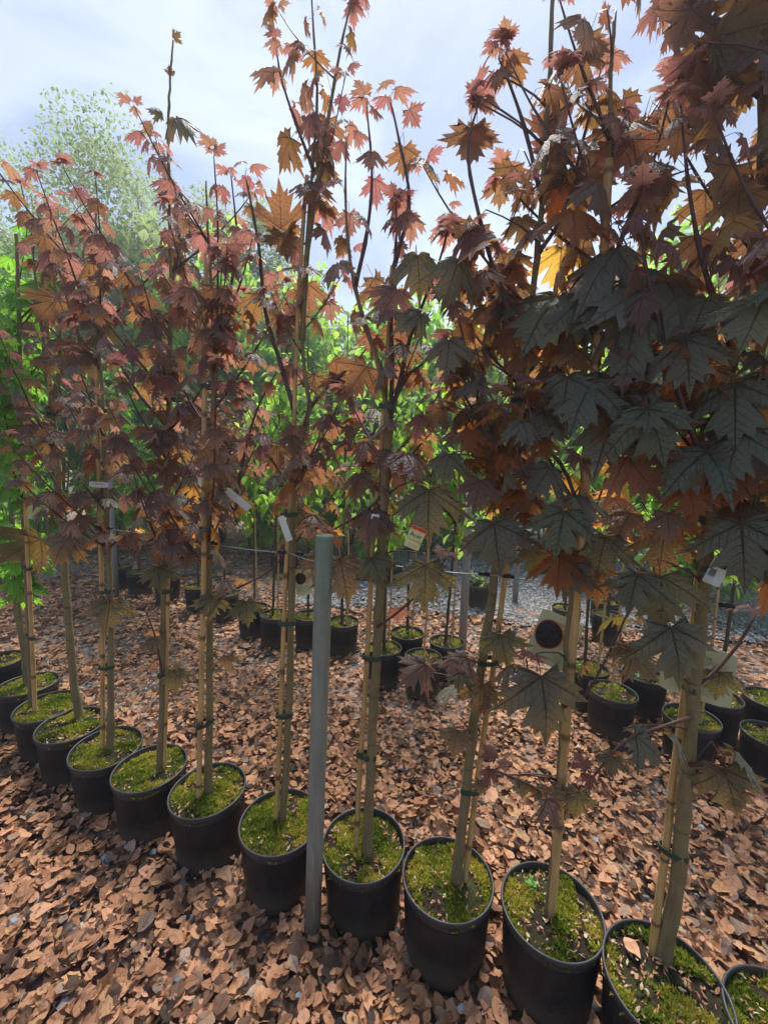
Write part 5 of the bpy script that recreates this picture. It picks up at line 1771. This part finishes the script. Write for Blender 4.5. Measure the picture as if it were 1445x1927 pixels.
LOW = [(-5.6, 6.6, 'low green shrub at the far left foot of the back hedge'), (-4.5, 6.9, 'low green shrub behind the green maples on the left'), (-3.4, 6.8, 'low green shrub behind the shaded back pots'),
       (-2.2, 6.9, 'low green shrub under the towering leader maple'), (-1.0, 6.8, 'low green shrub behind the cut-back trunk'), (-0.1, 6.6, 'low green shrub at the left end of the gravel track'),
       (0.9, 7.3, 'low green shrub just left of the slim grey post'), (2.0, 7.0, 'low green shrub across the gravel, behind the leaning maple'), (2.9, 6.0, 'low green shrub across the gravel, behind the thick bamboo'), (3.9, 5.0, 'low green shrub past the thickest trunk'), (4.4, 4.0, 'low green shrub by the right edge behind the pots')]
lowm = [foliage('crown', 2200, (0, 0, 0.85), 0.55, 0.75, 0.10, M_green_s, 950 + s, lumps=10) for s in range(3)]
lst = MB()
for q in range(5):
    a = q * 1.26
    lst.tube([(0.02 * math.cos(a), 0.02 * math.sin(a), 0), (0.25 * math.cos(a), 0.25 * math.sin(a), 1.1)], [0.010, 0.004], 5)
lstm = lst.mesh('stems', [M_bark2])
for j, (x, y, lab) in enumerate(LOW):
    t = thing('leafy_shrub', (x, y, -0.02), lab, 'shrub', 'low shrubs beyond the pots')
    t.scale = (1, 1, rng.uniform(0.9, 1.2))
    t.rotation_euler = (0, 0, rng.uniform(0, 6.28))
    tag(link('crown', lowm[j % 3], t), kind='stuff')
    link('stems', lstm, t)


def far_tree(x, y, h, r, n, label, seed, mat=None, leaf=0.062, lumps=16, group='trees beyond the nursery rows'):
    t = thing('pale_tree', (x, y, 0), label, 'tree', group)
    rr = random.Random(seed)
    mb = MB()
    mb.tube([(0, 0, 0), (0.05, 0, h * .3), (rr.uniform(-.2, .2), 0.1, h * .65), (0, 0, h * .9)], [0.11, 0.08, 0.05, 0.015], 10)
    link('trunk', mb.mesh('trunk', [M_bark2]), t)
    for q in range(34):
        a = rr.uniform(0, 6.28)
        z0 = h * rr.uniform(0.22, 0.66)
        l = r * rr.uniform(0.4, 0.85)
        b = MB()
        b.tube([(0, 0, z0), (math.cos(a) * l * .5, math.sin(a) * l * .5, z0 + l * .5), (math.cos(a + .15) * l, math.sin(a + .15) * l, z0 + l * .62)], [0.03, 0.016, 0.005], 6)
        link('branch', b.mesh('branch', [M_bark2]), t)
    tag(link('crown', foliage('crown', n, (0, 0, h * .6), r, h * .42, leaf, mat or M_pale_s, seed, lumps=lumps), t), kind='stuff')
    return t


far_tree(-5.3, 9.4, 8.0, 2.8, 56000, 'tall pale green tree showing above the left-hand maples', 41, lumps=80)
far_tree(-8.4, 10.5, 8.4, 2.4, 26000, 'tall pale green tree at the far left edge', 42, lumps=60)
far_tree(-2.5, 10.0, 7.0, 1.7, 20000, 'smaller pale tree left of the middle sky gap', 43, lumps=40)
far_tree(9.0, 10.5, 7.8, 1.9, 12000, 'pale tree glimpsed past the right edge', 44, lumps=24)
far_tree(4.6, 12.0, 6.6, 2.0, 14000, 'pale tree behind the right-hand maples', 45, lumps=24, mat=M_green_s)
far_tree(-12.5, 13.0, 8.5, 3.0, 7000, 'broad pale tree outside the left edge', 46, lumps=28)
# distant belt of trees closing the horizon, one mass
bv, bf, bu, br_, o_ = [], [], [], [], 0
for k in range(16):
    me = foliage('tmp', 1300, (-22 + k * 3.0, 17.0 + (k % 3) * 1.4, 2.2), 2.1, 2.2, 0.24, M_green_s, 700 + k, lumps=12)
    V = np.empty(len(me.vertices) * 3, np.float32); me.vertices.foreach_get('co', V)
    F = np.empty(len(me.loops), np.int32); me.loops.foreach_get('vertex_index', F)
    A_ = np.empty(len(me.vertices), np.float32); me.attributes['rnd'].data.foreach_get('value', A_)
    V = V.reshape(-1, 3); bv.append(V); bf.append(F.reshape(-1, 3) + o_); o_ += len(V)
    bu.append(np.tile(DL[:, :2], (len(V) // 12, 1))); br_.append(A_)
    bpy.data.meshes.remove(me)
tag(link('tree_belt', npmesh('tree_belt', np.concatenate(bv), np.concatenate(bf), np.concatenate(bu), np.concatenate(br_), [M_green_s])), 'distant belt of green trees closing the horizon', 'trees', kind='stuff')

# thin haze volume, added for a pale veil and depth in the background
HAZE = 0.008
hz_ = MB()
hz_.box((0, 22, 5.5), (28, 30, 7.0))
hm, hnt = newmat('thin_haze')
pv = N(hnt, 'ShaderNodeVolumePrincipled', inp={'Density': HAZE, 'Anisotropy': 0.4, 'Color': (0.93, 0.95, 1.0, 1)})
ho = N(hnt, 'ShaderNodeOutputMaterial')
L(hnt, pv.outputs[0], ho.inputs['Volume'])
tag(link('haze', hz_.mesh('haze', [hm])), kind='stuff')

# small sprout by the bottom right pot
sp = make_sprout(0.98, 1.10, 0.02, 0.055, 9)
tag(sp, 'bright green seedling poking from dead leaves beside the bottom right pot', 'seedling')
